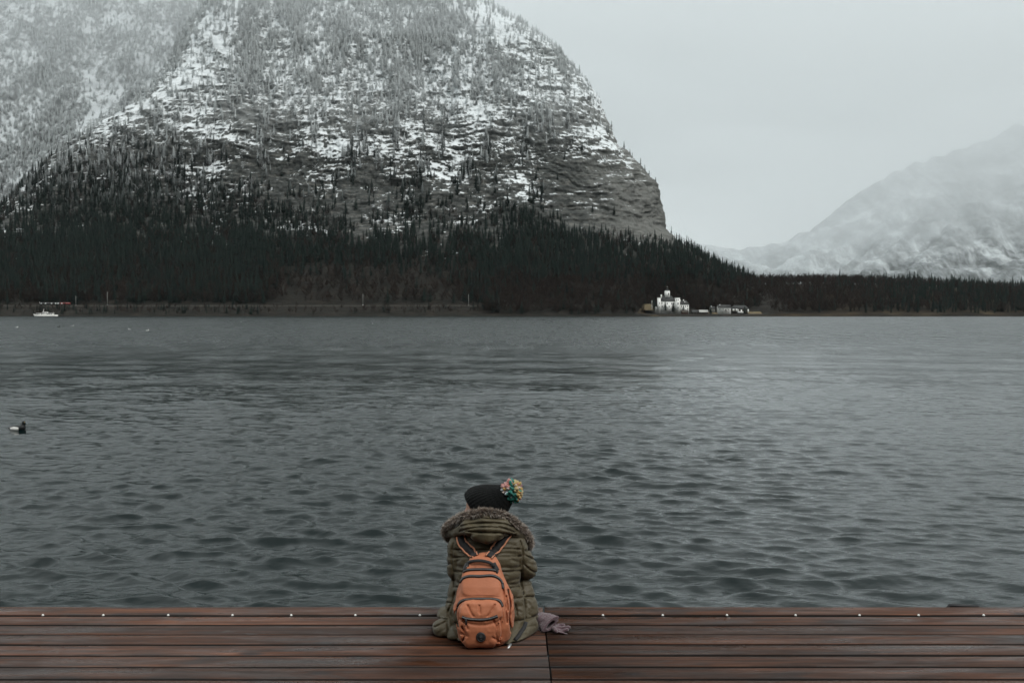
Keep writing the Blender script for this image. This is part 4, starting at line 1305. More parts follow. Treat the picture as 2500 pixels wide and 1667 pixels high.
GB = mesh_np('dark_bird', *(lambda m: ([v.co[:] for v in m.vertices], [tuple(p.vertices) for p in m.polygons]))(GM), True, [M_FBLACK])
for px, py, sc, rz, lb, me in ((41, 799.5, 1.1, .3, 'lone white gull on the water furthest left', GM), (177, 795.5, 1.3, 0, 'white gull on the water right of the dark pair', GM),
                      (316, 804.5, 1.15, 2.8, 'white gull, left one of the two right of the boat', GM), (360, 807.5, 1.1, .2, 'white gull, right one of the two right of the boat', GM),
                      (588, 786, 1.1, 1, 'tiny white gull far out left of the middle', GM), (910, 790.5, 1.1, 2, 'tiny white gull far out near the middle', GM),
                      (143, 798.5, 1.5, .1, 'dark duck floating far out, left of its neighbour', GB), (153, 798, 1.4, .1, 'dark duck floating far out, nearer the white gull', GB)):
    Y = FPX * (ZC - WATER) / (py - HORIZ)
    p = W(px, py, Y)
    o = link('gull' if me is GM else 'dark_duck', me, None, (p[0], Y, wz(p[0], Y) - .01))
    o.scale = (sc,) * 3; o.rotation_euler = (0, 0, rz)
    tag(o, lb, 'gull' if me is GM else 'duck', 'gulls on the water' if me is GM else 'dark ducks on the water')

# ------------------------------------------------------------------ the person and her things
class Field:
    """signed distance grid (m); shapes are blended in and the zero surface becomes the mesh"""
    def __init__(s, lo, hi, h):
        s.lo = np.array(lo, float); s.h = h
        n = np.ceil((np.array(hi) - s.lo) / h).astype(int) + 1
        s.n = n
        s.ax = [s.lo[i] + np.arange(n[i]) * h for i in range(3)]
        s.D = np.full(tuple(n), 0.06)
    def reg(s, lo, hi):
        a = np.clip(np.floor((np.array(lo) - s.lo) / s.h).astype(int), 0, s.n - 1)
        b = np.clip(np.ceil((np.array(hi) - s.lo) / s.h).astype(int) + 1, 1, s.n)
        sl = tuple(slice(a[i], max(b[i], a[i] + 1)) for i in range(3))
        return sl, np.meshgrid(*[s.ax[i][sl[i]] for i in range(3)], indexing='ij')
    def add(s, fun, lo, hi, k=0.01):
        sl, g = s.reg(np.array(lo) - 0.06, np.array(hi) + 0.06)
        d = np.minimum(fun(*g), 0.06)
        s.D[sl] = smin(s.D[sl], d, k) if k > 0 else np.minimum(s.D[sl], d)
        return s
    def cut(s, fun, k=0.004):
        g = np.meshgrid(*s.ax, indexing='ij')
        s.D = smax(s.D, -fun(*g), k)
        return s
    def cap(s, a, b, ra, rb, k=0.01, puff=None):
        a = np.asarray(a, float); b = np.asarray(b, float); m = max(ra, rb)
        def f(X, Y, Z):
            d, t = s_cap(X, Y, Z, a, b, ra, rb, True)
            if puff:
                n, amp = puff
                u = t * n; u = np.abs(u - np.round(u)) / n * np.linalg.norm(b - a)
                d = d - amp * (1 - np.exp(-(u / 0.012) ** 2)) + amp * .4
            return d
        return s.add(f, np.minimum(a, b) - m, np.maximum(a, b) + m, k)
    def chain(s, pts, rad, k=0.01, kin=0.0):
        pts = [np.asarray(p, float) for p in pts]; A = np.array(pts); m = max(rad)
        return s.add(lambda X, Y, Z: s_chain(X, Y, Z, pts, rad, kin), A.min(0) - m, A.max(0) + m, k)
    def ell(s, c, r, k=0.01, R=None):
        c = np.asarray(c, float); m = max(r)
        return s.add(lambda X, Y, Z: s_ell(X, Y, Z, c, r, R), c - m, c + m, k)
    def disp(s, fun):
        m = np.abs(s.D) < 0.045
        i = np.argwhere(m)
        P = s.lo + i * s.h
        s.D[m] -= fun(P[:, 0], P[:, 1], P[:, 2])
        return s
    def carve(s, lines, depth, wpx, ymax=5.34):
        """stitched seams and folds: dents along lines drawn on the side that faces the jetty"""
        m = np.abs(s.D) < 0.03
        P = s.lo + np.argwhere(m) * s.h
        px, py = proj(P)
        w = np.zeros(len(P))
        for ln in lines:
            L_ = smooth_path([(a, b, 0) for a, b in ln], 14)[:, :2]
            d = np.full(len(P), 1e9)
            for a, b in zip(L_[:-1], L_[1:]):
                ba = b - a; t = np.clip(((px - a[0]) * ba[0] + (py - a[1]) * ba[1]) / (ba @ ba), 0, 1)
                d = np.minimum(d, np.hypot(px - a[0] - t * ba[0], py - a[1] - t * ba[1]))
            w = np.maximum(w, np.exp(-(d / wpx) ** 2))
        s.D[m] += depth * w * (P[:, 1] < ymax)
        return s
    def floor(s, z, k=0.01):
        Z = s.ax[2][None, None, :]
        s.D = smax(s.D, np.broadcast_to(z - Z, s.D.shape), k)
        return s
    def __call__(s, X, Y, Z):
        P = (np.stack([X, Y, Z], -1) - s.lo) / s.h
        ok = np.all((P >= 0) & (P < s.n - 1.001), -1)
        P = np.clip(P, 0, s.n - 1.001)
        i = np.floor(P).astype(int); t = P - i
        r = 0
        for a in (0, 1):
            for b in (0, 1):
                for c in (0, 1):
                    w = (t[..., 0] if a else 1 - t[..., 0]) * (t[..., 1] if b else 1 - t[..., 1]) * (t[..., 2] if c else 1 - t[..., 2])
                    r = r + w * s.D[i[..., 0] + a, i[..., 1] + b, i[..., 2] + c]
        return np.where(ok, r, 0.06)
    def mesh(s):
        s.D[0] = s.D[-1] = 0.06; s.D[:, 0] = 0.06; s.D[:, -1] = 0.06; s.D[:, :, 0] = 0.06; s.D[:, :, -1] = 0.06
        return surface_nets(s.D, s.lo, s.h)

def fabric(name, col, rough=0.6, weave=900, wr=0.25, var=0.18, sheen=0.1, spec=0.4, wscale=14):
    m = NT(name)
    v = m.coord('Object')
    big = m.noise(v, 9, 4, 0.6, 0.4)
    wrk = m.noise(m.mapv(v, (1, 1, 1.8)), wscale * 1.6, 5, 0.62, 0.9)
    fi = m.noise(v, weave, 2)
    lo = tuple(c * (1 - var) for c in col); hi = tuple(c * (1 + var) for c in col)
    m.set(Base_Color=m.mix(big, lo, hi), Roughness=rough, Sheen_Weight=sheen, Specular_IOR_Level=spec,
          Normal=m.bump(m.math('ADD', wrk, m.math('MULTIPLY', fi, 0.06)), wr, 0.012))
    return m.m

M_SKIN = NT('skin'); _v = M_SKIN.coord('Object')
M_SKIN.set(Base_Color=M_SKIN.mix(M_SKIN.noise(_v, 25, 3), (0.50, 0.27, 0.19), (0.62, 0.37, 0.28)), Roughness=0.5, Subsurface_Weight=0.08)
M_SKIN = M_SKIN.m
M_JACKET = fabric('olive_nylon', (0.070, 0.056, 0.030), 0.50, wr=0.34, spec=0.35)
M_HOODM = fabric('olive_nylon_hood', (0.078, 0.063, 0.034), 0.50, wr=0.34, spec=0.35)
M_DENIM = fabric('black_trousers', (0.018, 0.019, 0.022), 0.85, wr=0.4)
M_BOOT = fabric('dark_boot_leather', (0.03, 0.02, 0.015), 0.5, wr=0.2)
M_BLACKW = fabric('black_webbing', (0.010, 0.010, 0.011), 0.7, wr=0.15)
M_ORANGE = fabric('orange_nylon', (0.41, 0.142, 0.068), 0.58, wr=0.22, var=0.24, spec=0.3, wscale=9)
M_PIPING = plain('orange_piping', (0.52, 0.22, 0.12), 0.6, nscale=60)
M_ZIP = plain('grey_zip', (0.085, 0.085, 0.085), 0.4, nscale=200, var=.4)
M_METAL = plain('bright_metal', (0.75, 0.75, 0.74), 0.25, 0.9, nscale=50)
M_MAUVE = fabric('mauve_wool', (0.115, 0.068, 0.080), 0.95, wr=0.8, sheen=0.5, spec=0.1, wscale=60)

PX0, PY0 = -0.127, 5.28
# --- body ---------------------------------------------------------------------------
HEADC = np.array((-0.163, 5.375, 0.630))
FD = np.array((-0.78, 0.60, -0.16)); FD /= np.linalg.norm(FD)           # facing direction
FR = np.cross(FD, (0, 0, 1)); FR /= np.linalg.norm(FR)
FU = np.cross(FR, FD)
HR = (FR, FD, FU)
def hp(r, f, u): return HEADC + FR * r + FD * f + FU * u
body = Field((-0.50, 5.08, -0.50), (0.25, 6.05, 0.80), 0.0068)
body.ell(HEADC, (0.072, 0.092, 0.104), 0.0, HR)
body.ell(hp(0, 0.035, -0.060), (0.052, 0.055, 0.055), 0.03, HR)          # jaw
body.cap(hp(0, 0.088, 0.012), hp(0, 0.106, -0.020), 0.008, 0.013, 0.012)  # nose
body.ell(hp(0, 0.088, -0.052), (0.024, 0.012, 0.007), 0.008, HR)         # lips
for sg in (-1, 1):
    body.ell(hp(sg * 0.074, -0.004, -0.008), (0.010, 0.020, 0.032), 0.006, HR)   # ears
    body.ell(hp(sg * 0.038, 0.070, -0.025), (0.022, 0.022, 0.022), 0.02, HR)     # cheeks
for sg in (-1, 1):
    c = hp(sg * 0.030, 0.094, 0.012)
    sl, g = body.reg(c - .03, c + .03)
    body.D[sl] = smax(body.D[sl], -s_ell(*g, c, (0.017, 0.012, 0.010), HR), 0.008)
body.cap((PX0, 5.335, 0.50), HEADC - FU * .07 - FD * .02, 0.052, 0.050, 0.03)
body.chain([(PX0, 5.30, 0.12), (PX0, 5.285, 0.25), (PX0, 5.30, 0.40), (PX0, 5.325, 0.47)], [0.115, 0.095, 0.085, 0.06], 0.03, 0.03)
SHL, SHR = W(1120, 1336, 5.30), W(1260, 1336, 5.30)
ELL, ELR = W(1119, 1391, 5.30), W(1285, 1386, 5.30)
HAL, HAR = np.array((-0.195, 5.60, 0.225)), np.array((-0.045, 5.60, 0.225))
KNEE = [(-0.235, 5.76, 0.115), (-0.020, 5.76, 0.115)]
for S_, E_, H_, sg in ((SHL, ELL, HAL, -1), (SHR, ELR, HAR, 1)):
    body.cap((PX0, 5.325, 0.44), S_ + (0, .01, -.01), 0.05, 0.042, 0.03)
    body.chain([S_, E_, H_], [0.045, 0.038, 0.026], 0.02)
    # hand: palm, four unequal bent fingers, thumb at the side of the palm
    body.ell(H_ + (0, .040, -.006), (0.038, 0.046, 0.015), 0.015)
    for q, ln in enumerate((0.060, 0.072, 0.068, 0.050)):
        o = H_ + np.array(((q - 1.5) * 0.0195, 0.070, -0.006))
        k1 = o + (0.004 * (q - 1.5), ln * .5, 0.004); k2 = k1 + (0, ln * .38, -0.014); k3 = k2 + (0, ln * .14, -0.016)
        body.chain([o, k1, k2, k3], [0.0098, 0.0092, 0.0086, 0.0078], 0.003)
    o = H_ + (-sg * 0.030, 0.020, -0.002)
    body.chain([o, o + (-sg * 0.022, 0.024, 0.0), o + (-sg * 0.024, 0.052, -0.006)], [0.013, 0.0108, 0.009], 0.006)
for sg, K in ((-1, KNEE[0]), (1, KNEE[1])):
    hip = (PX0 + sg * 0.085, 5.31, 0.105)
    ank = (K[0], 5.815, -0.30)
    body.chain([hip, K, ank], [0.088, 0.058, 0.036], 0.03)
    body.cap((K[0], 5.80, -0.345), (K[0] + sg * .02, 5.96, -0.375), 0.036, 0.026, 0.02)
V, F = body.mesh()
base = np.array((PX0, PY0, 0.0))
person = link('person', mesh_np('person', V - base, F, True, [M_SKIN]), None, tuple(base))
tag(person, 'person sitting on the jetty edge, back turned, in olive hooded coat and black bobble hat', 'person')
def ppart(name, V, F, mats, parent=None, smooth=True, midx=None):
    return part(name, V, F, mats, parent or person, smooth, midx, person)
for sg in (-1, 1):
    v, f = dome((0, 0, 0), 0.011, 0.008, 10, 4)
    v = [hp(sg * 0.030 + a[0], 0.073 + a[2], 0.010 + a[1]) for a in v]
    ppart('eye', v, f, plain('eye', (0.05, 0.035, 0.03), 0.15, nscale=90))

# trousers and boots
tr = Field((-0.40, 5.12, -0.46), (0.16, 6.05, 0.30), 0.0085)
for sg, K in ((-1, KNEE[0]), (1, KNEE[1])):
    tr.chain([(PX0 + sg * 0.085, 5.31, 0.105), K, (K[0], 5.812, -0.26)], [0.100, 0.072, 0.055], 0.02)
tr.floor(0.004, 0.008) if False else None
tr.disp(lambda X, Y, Z: 0.003 * fbm(X * 30, Y * 30, Z * 30, 2, seed=3))
sl = np.meshgrid(*tr.ax, indexing='ij')
tr.D = np.where((sl[1] < EDGE_Y + 0.012), smax(tr.D, 0.005 - sl[2], 0.004), tr.D)
del sl
V, F = tr.mesh(); ppart('trousers', V, F, M_DENIM)
for sg, K in ((-1, KNEE[0]), (1, KNEE[1])):
    bt = Field((K[0] - .09, 5.70, -0.46), (K[0] + .09, 6.06, -0.14), 0.0075)
    bt.cap((K[0], 5.812, -0.20), (K[0], 5.815, -0.33), 0.060, 0.050, 0.0)
    bt.cap((K[0], 5.815, -0.355), (K[0] + sg * .02, 5.965, -0.380), 0.050, 0.038, 0.03)
    V, F = bt.mesh(); ppart('boot', V, F, M_BOOT)

# --- coat ---------------------------------------------------------------------------
TZ = [-0.02, 0.00, 0.08, 0.16, 0.24, 0.32, 0.40, 0.455, 0.50, 0.54, 0.58, 0.60]
TA = [0.205, 0.215, 0.215, 0.198, 0.184, 0.176, 0.178, 0.170, 0.142, 0.10, 0.06, 0.03]
TB = [0.185, 0.190, 0.190, 0.168, 0.148, 0.138, 0.130, 0.116, 0.095, 0.072, 0.05, 0.03]
TC = [5.31, 5.31, 5.31, 5.30, 5.292, 5.29, 5.298, 5.312, 5.325, 5.335, 5.34, 5.34]
SEAMS = np.array([0.052, 0.125, 0.192, 0.262, 0.346, 0.416, 0.458, 0.53])
def puff(Z, X, amp=0.0085, w=0.010):
    zz = Z + 0.006 * np.sin(X * 19 + 1.0) + 0.004 * np.sin(X * 47)
    d = np.min(np.abs(zz[..., None] - SEAMS), -1)
    return amp * (1 - np.exp(-(d / w) ** 1.6)) - amp * 0.7
coat = Field((-0.47, 4.94, -0.02), (0.22, 5.74, 0.66), 0.0052)
def torso(X, Y, Z):
    a, b, c = np.interp(Z, TZ, TA), np.interp(Z, TZ, TB), np.interp(Z, TZ, TC)
    q = (np.abs((X - PX0) / a) ** 2.3 + np.abs((Y - c) / b) ** 2.3) ** (1 / 2.3)
    d = (q - 1) * np.minimum(a, b)
    return np.maximum(d, Z - 0.595)
coat.add(torso, (-0.40, 5.08, -0.02), (0.14, 5.52, 0.60), 0)
coat.disp(lambda X, Y, Z: puff(Z, X))
# skirt of the coat, spread on the planks
coat.cap(W(1121, 1425, 5.30), W(1114, 1494, 5.26), 0.050, 0.060, 0.004, (2, 0.005))
coat.ell(W(1085, 1531, 5.185), (0.063, 0.095, 0.056), 0.004)
coat.ell(W(1088, 1499, 5.27), (0.046, 0.075, 0.040), 0.004)
coat.ell(W(1112, 1548, 5.125), (0.058, 0.075, 0.046), 0.003)
coat.ell(W(1135, 1568, 5.07), (0.055, 0.06, 0.035), 0.004)
coat.cap(W(1279, 1432, 5.30), W(1287, 1493, 5.255), 0.050, 0.066, 0.003, (2, 0.005))
coat.cap(W(1262, 1448, 5.235), W(1263, 1512, 5.20), 0.045, 0.060, 0.003, (2, 0.005))
coat.cap(W(1287, 1527, 5.20), W(1256, 1575, 5.025), 0.058, 0.024, 0.003)
coat.cap(W(1256, 1540, 5.14), W(1238, 1579, 4.985), 0.045, 0.018, 0.003)
coat.cap(W(1278, 1552, 5.15), W(1268, 1572, 5.09), 0.042, 0.028, 0.003)
# lap of the coat over the thighs
coat.cap((PX0 - .09, 5.40, 0.105), (PX0 - .10, 5.60, 0.115), 0.115, 0.095, 0.02)
coat.cap((PX0 + .09, 5.40, 0.105), (PX0 + .10, 5.60, 0.115), 0.115, 0.095, 0.02)
# sleeves
for S_, E_, H_ in ((SHL, ELL, HAL), (SHR, ELR, HAR)):
    coat.cap(S_ + (0, .0, -.002), E_, 0.060, 0.061, 0.006, (3, 0.004))
    coat.cap(E_, H_ - (H_ - E_) * .12, 0.061, 0.044, 0.006, (5, 0.005))
    coat.cap((PX0, 5.31, 0.452), S_ + (0, 0, .012), 0.066, 0.052, 0.02)
coat.disp(lambda X, Y, Z: 0.0030 * fbm(X * 26, Y * 20, Z * 44, 3, seed=66) + 0.0022 * np.abs(fbm(X * 55, Y * 30, Z * 30, 2, seed=68)))
coat.carve([[(1104, 1341), (1150, 1343), (1200, 1341), (1240, 1339), (1276, 1341)], [(1106, 1361), (1160, 1358), (1210, 1359), (1274, 1357)],
            [(1107, 1394), (1150, 1396), (1200, 1397), (1250, 1394), (1275, 1393)], [(1108, 1432), (1150, 1437), (1220, 1437), (1250, 1435), (1268, 1431)],
            [(1107, 1326), (1104, 1360), (1107, 1400), (1109, 1432)], [(1270, 1320), (1276, 1350), (1274, 1395), (1270, 1428)],
            [(1272, 1424), (1279, 1455), (1282, 1485), (1284, 1512)], [(1262, 1460), (1282, 1457), (1306, 1456)], [(1252, 1516), (1284, 1512), (1318, 1498)],
            [(1300, 1425), (1309, 1455), (1318, 1490)], [(1258, 1475), (1262, 1500)], [(1110, 1445), (1104, 1470), (1094, 1492)], [(1092, 1470), (1112, 1474)],
            [(1056, 1516), (1075, 1509), (1092, 1512)], [(1092, 1512), (1094, 1535), (1090, 1556)], [(1062, 1530), (1078, 1522), (1090, 1516)], [(1284, 1356), (1300, 1364), (1316, 1368)],
            [(1280, 1378), (1296, 1392), (1310, 1398)], [(1088, 1380), (1098, 1376)], [(1283, 1345), (1296, 1340), (1303, 1343)]], 0.0105, 2.0)
coat.carve([[(1218, 1398), (1232, 1400), (1250, 1394)], [(1224, 1412), (1238, 1404)], [(1230, 1425), (1250, 1416), (1266, 1412)], [(1112, 1372), (1122, 1366)], [(1250, 1366), (1266, 1372)],
            [(1286, 1330), (1300, 1352)], [(1292, 1376), (1312, 1380)], [(1268, 1540), (1290, 1530), (1306, 1528)], [(1262, 1558), (1282, 1548)], [(1070, 1545), (1086, 1536)], [(1112, 1540), (1124, 1552)],
            [(1290, 1470), (1298, 1486), (1296, 1500)], [(1260, 1488), (1272, 1494)]], 0.0045, 3.2)
coat.floor(0.0065, 0.006)
V, F = coat.mesh()
coat_o = ppart('coat', V, F, M_JACKET)

# --- hood ---------------------------------------------------------------------------
hood = Field((-0.46, 5.02, 0.36), (0.20, 5.56, 0.72), 0.0046)
hood.ell(W(1188, 1286, 5.275), (0.125, 0.085, 0.062), 0.0)
hood.chain([W(*p) for p in ((1124, 1287, 5.31), (1144, 1269, 5.24), (1182, 1260, 5.21), (1224, 1266, 5.23), (1250, 1286, 5.29))], [0.020, 0.030, 0.034, 0.030, 0.020], 0.004, 0.02)
hood.chain([W(*p) for p in ((1113, 1300, 5.29), (1141, 1284, 5.205), (1185, 1275, 5.178), (1229, 1282, 5.20), (1257, 1301, 5.28))], [0.022, 0.029, 0.031, 0.029, 0.022], 0.002, 0.02)
hood.chain([W(*p) for p in ((1112, 1301, 5.275), (1144, 1292, 5.185), (1186, 1288, 5.158), (1228, 1292, 5.183), (1260, 1301, 5.27))], [0.016, 0.024, 0.028, 0.024, 0.016], 0.002, 0.02)
hood.chain([W(*p) for p in ((1140, 1300, 5.22), (1164, 1305, 5.172), (1189, 1308, 5.160), (1214, 1305, 5.174), (1240, 1300, 5.22))], [0.014, 0.026, 0.036, 0.026, 0.014], 0.002, 0.02)
hood.chain([W(*p) for p in ((1122, 1299, 5.28), (1106, 1298, 5.33), (1094, 1302, 5.38), (1104, 1318, 5.46))], [0.030, 0.026, 0.018, 0.016], 0.01, 0.01)
hood.chain([W(*p) for p in ((1255, 1300, 5.28), (1276, 1308, 5.33), (1288, 1322, 5.38), (1276, 1334, 5.46))], [0.030, 0.024, 0.017, 0.016], 0.01, 0.01)
hood.disp(lambda X, Y, Z: 0.004 * fbm(X * 18, Y * 18, Z * 60, 3, seed=71) + 0.0022 * np.abs(fbm(X * 40, Y * 40, Z * 40, 2, seed=72)))
hood.carve([[(1126, 1284), (1150, 1278.5), (1185, 1276.5), (1225, 1278), (1251, 1285)], [(1122, 1297), (1150, 1289), (1185, 1286.5), (1225, 1289), (1257, 1299)],
            [(1137, 1296), (1160, 1298), (1190, 1300), (1225, 1301), (1257, 1305)], [(1150, 1268), (1170, 1264), (1195, 1266), (1215, 1264)]], 0.011, 1.8)
hood.carve([[(1146, 1310), (1160, 1302)], [(1214, 1316), (1236, 1304)], [(1196, 1282), (1216, 1284), (1236, 1290)], [(1150, 1284), (1170, 1281)]], 0.004, 2.6)
# opening for the head
hood.cut(lambda X, Y, Z: s_ell(X, Y, Z, (HEADC[0] + 0.01, 5.40, 0.655), (0.098, 0.118, 0.118)), 0.006)
V, F = hood.mesh()
hood_o = ppart('hood', V, F, M_HOODM)

# --- fur trim: a core and single hairs ------------------------------------------------
FURC = smooth_path([W(*p) for p in ((1112, 1330, 5.50), (1092, 1308, 5.42), (1090, 1292, 5.365), (1102, 1278, 5.315), (1120, 1266, 5.262), (1142, 1257.5, 5.222), (1180, 1250.5, 5.19), (1222, 1255.5, 5.21), (1254, 1273, 5.25),
                                (1276, 1292, 5.305), (1291, 1317, 5.365), (1286, 1338, 5.44), (1262, 1350, 5.52))], 120)
M_FUR = [plain('fur_dark', (0.065, 0.050, 0.040), 0.9, nscale=60), plain('fur_brown', (0.18, 0.135, 0.105), 0.9, nscale=60), plain('fur_tan', (0.38, 0.315, 0.26), 0.9, nscale=60), plain('fur_pale', (0.55, 0.50, 0.45), 0.9, nscale=60)]
def make_fur():
    V, F = tube_vf(FURC, 0.012, 8)
    V = list(map(tuple, V)); mi = [0] * len(F)
    r = np.random.default_rng(3)
    ctr = np.array((PX0, 5.33, 0.52))
    for i in range(15000):
        q = r.uniform(0, len(FURC) - 1.001); a = int(q)
        p = FURC[a] * (1 - (q - a)) + FURC[a + 1] * (q - a)
        t = FURC[a + 1] - FURC[a]; t /= np.linalg.norm(t)
        d = r.normal(size=3); d -= t * (d @ t) * .7; d /= np.linalg.norm(d)
        out = p - ctr; out -= t * (out @ t); out /= np.linalg.norm(out)
        cl = math.sin(q * 1.9) * .5 + math.sin(q * 4.3 + 1) * .5
        d = d + out * 0.45 + np.array((0, 0, 0.12)) + t * (0.45 * cl + r.normal(0, .15)); d /= np.linalg.norm(d)
        ln = r.uniform(0.010, 0.027) * (1 + .25 * cl); w = r.uniform(0.0007, 0.0017)
        s = np.cross(d, r.normal(size=3)); s /= np.linalg.norm(s)
        b0 = p + d * 0.010
        mid = b0 + d * ln * .55; tip = b0 + d * ln + np.array((0, 0, -0.10 * ln)) + t * r.normal(0, .1) * ln
        n = len(V)
        V += [tuple(b0 - s * w), tuple(b0 + s * w), tuple(mid + s * w * .8), tuple(mid - s * w * .8), tuple(tip)]
        F += [(n, n + 1, n + 2, n + 3), (n + 3, n + 2, n + 4)]
        c = int(r.choice(4, p=[.14, .30, .34, .22]))
        mi += [max(0, c - 1) if r.random() < .5 else c, c]
    o = ppart('fur_trim', V, F, M_FUR, hood_o, False, mi)
    tag(o, 'mottled brown and grey fur edging of the hood', kind='stuff')
make_fur()

# --- hat ------------------------------------------------------------------------------
HATC = np.array((-0.130, 5.372, 0.648))
HT = math.radians(7)
HATR = ((math.cos(HT), 0, -math.sin(HT)), (0, 1, 0), (math.sin(HT), 0, math.cos(HT)))
hat = Field((-0.29, 5.20, 0.50), (0.05, 5.54, 0.80), 0.0040)
hat.ell(HATC + (-0.004, 0, 0), (0.119, 0.128, 0.100), 0.0, HATR)
hat.ell(W(1226, 1211, 5.355), (0.058, 0.070, 0.056), 0.05)
hat.ell(W(1158, 1216, 5.38), (0.052, 0.08, 0.050), 0.04)
HB = W(1232, 1203, 5.345)                                         # crown, under the bobble
def ribs(X, Y, Z):
    ax = HB - HATC; ax = ax / np.linalg.norm(ax)
    dx, dy, dz = X - HATC[0], Y - HATC[1], Z - HATC[2]
    e1 = np.cross(ax, (0, 1, 0)); e1 /= np.linalg.norm(e1); e2 = np.cross(ax, e1)
    an = np.arctan2(dx * e1[0] + dy * e1[1] + dz * e1[2], dx * e2[0] + dy * e2[1] + dz * e2[2])
    h = dx * ax[0] + dy * ax[1] + dz * ax[2]
    return 0.0017 * np.cos(an * 42 + h * 6) + 0.0007 * np.sin(h * 300)
hat.disp(ribs)
n_ = np.array((-0.83, 0.02, -0.56)); n_ /= np.linalg.norm(n_)
p_ = W(1149, 1232, 5.385)
hat.cut(lambda X, Y, Z: -((X - p_[0]) * n_[0] + (Y - p_[1]) * n_[1] + (Z - p_[2]) * n_[2]), 0.008)
hat.floor(0.575, 0.01)
V, F = hat.mesh()
M_KNIT = fabric('black_knit', (0.0045, 0.0052, 0.0052), 0.95, wr=0.6, sheen=0.05, spec=0.12, wscale=70)
hat_o = ppart('bobble_hat', V, F, M_KNIT)
# bobble of coloured yarn
def make_bobble():
    C0 = W(1248.5, 1199, 5.335)
    cols = [(0.62, 0.27, 0.24), (0.70, 0.40, 0.37), (0.72, 0.36, 0.12), (0.62, 0.40, 0.13), (0.60, 0.48, 0.24), (0.012, 0.20, 0.155), (0.03, 0.29, 0.23), (0.60, 0.66, 0.70), (0.24, 0.085, 0.13), (0.66, 0.55, 0.50)]
    mats = [fabric('yarn', c, 0.95, wr=0.8, sheen=0.3, spec=0.1, wscale=160) for c in cols]
    bm = bmesh.new(); bmesh.ops.create_icosphere(bm, subdivisions=2, radius=1.0)
    sv = np.array([v.co[:] for v in bm.verts]); sf = np.array([[v.index for v in f.verts] for f in bm.faces]); bm.free()
    r = np.random.default_rng(8)
    V, F, mi = [], [], []
    n = 0
    N = 300
    for i in range(N):
        zc = 1 - 2 * (i + .5) / N; an = i * 2.39996
        d = np.array((math.sqrt(1 - zc * zc) * math.cos(an), math.sqrt(1 - zc * zc) * math.sin(an), zc)) + r.normal(0, .12, 3); d /= np.linalg.norm(d)
        L_ = r.uniform(0.037, 0.055)
        s = r.uniform(0.0068, 0.0100)
        q = sv * s * (1 + 0.28 * np.sin(sv @ r.normal(size=(3, 3)) * 4).mean(1, keepdims=True))
        q += np.outer((sv @ d), d) * s * 0.9
        V.append(C0 + d * L_ * np.array((1.0, 1, 1.06)) + q); F.append(sf + n); n += len(sv)
        u = d + r.normal(0, .08, 3)
        # colours lie in patches, as wound
        k = (0, 1) if (u[0] < -.1 and u[2] > .35) else (5, 6) if abs(u[0] - .05 + .2 * u[2]) < .36 else (7, 9) if (u[0] < .1 and abs(u[2]) < .28) else (2, 3) if u[0] < 0 else (3, 4)
        if u[2] < -.55: k = (5, 6)
        c = int(k[int(r.integers(0, 2))])
        if r.random() < .26: c = int(r.integers(0, len(cols)))
        mi += [c] * len(sf)
    V.append(C0 + sv * 0.044); F.append(sf + n); mi += [5] * len(sf)
    o = ppart('bobble', np.vstack(V), np.vstack(F), mats, hat_o, True, mi)
    o['label'] = 'multicoloured yarn bobble'
make_bobble()

# coat zip on the right flap
def ribbon(path, nrm, w, th):
    """flat band along path, facing nrm"""
    V, F = [], []
    P = np.asarray(path)
    for i, p in enumerate(P):
        t = P[min(i + 1, len(P) - 1)] - P[max(i - 1, 0)]; t /= np.linalg.norm(t) + 1e-9
        n = np.asarray(nrm[i] if np.ndim(nrm) > 1 else nrm, float); n = n - t * (n @ t); n /= np.linalg.norm(n)
        s = np.cross(t, n)
        V += [p - s * w / 2, p + s * w / 2, p + s * w / 2 + n * th, p - s * w / 2 + n * th]
    m = len(P)
    for i in range(m - 1):
        for k in range(4):
            F.append((i * 4 + k, i * 4 + (k + 1) % 4, (i + 1) * 4 + (k + 1) % 4, (i + 1) * 4 + k))
    F += [(3, 2, 1, 0), tuple(4 * (m - 1) + k for k in range(4))]
    return V, F
def grad(f, p, e=0.006):
    p = np.asarray(p, float)
    g = np.array([float(f(*(np.array([q]) for q in p + d)) [0]- f(*(np.array([q]) for q in p - d))[0]) for d in np.eye(3) * e])
    return g / (np.linalg.norm(g) + 1e-9)
def on(f, pts, n=16, lift=0.002):
    out = []
    P2 = smooth_path([(a, b, 0) for a, b in pts], n)
    for a, b, _ in P2:
        h_ = hit(f, a, b)
        if h_ is not None: out.append(h_)
    out = np.array(out)
    for _ in range(2):
        out[1:-1] = 0.25 * out[:-2] + 0.5 * out[1:-1] + 0.25 * out[2:]
    nr = np.array([grad(f, p) for p in out])
    nr = nr * 0.7 + np.array((0, -0.25, 0.08))
    nr /= np.linalg.norm(nr, axis=1)[:, None]
    return out + nr * lift, nr
P, Nr = on(coat, [(1284, 1519), (1277, 1535), (1263, 1556), (1246, 1575)], 14, 0.002)
V, F = ribbon(P, Nr, 0.020, 0.006)
zp = ppart('coat_zip', V, F, M_BLACKW, coat_o, False)
a = hit(coat, 1243, 1574); a = P[-1] if a is None else a
V, F = ribbon([W(1246, 1571, 4.99), W(1241.5, 1579, 4.965), W(1237.5, 1587.5, 4.942)], (0, -1, .5), 0.0135, 0.004)
o = ppart('zip_pull', V, F, M_METAL, coat_o, False); o['label'] = 'bright metal zip pull'

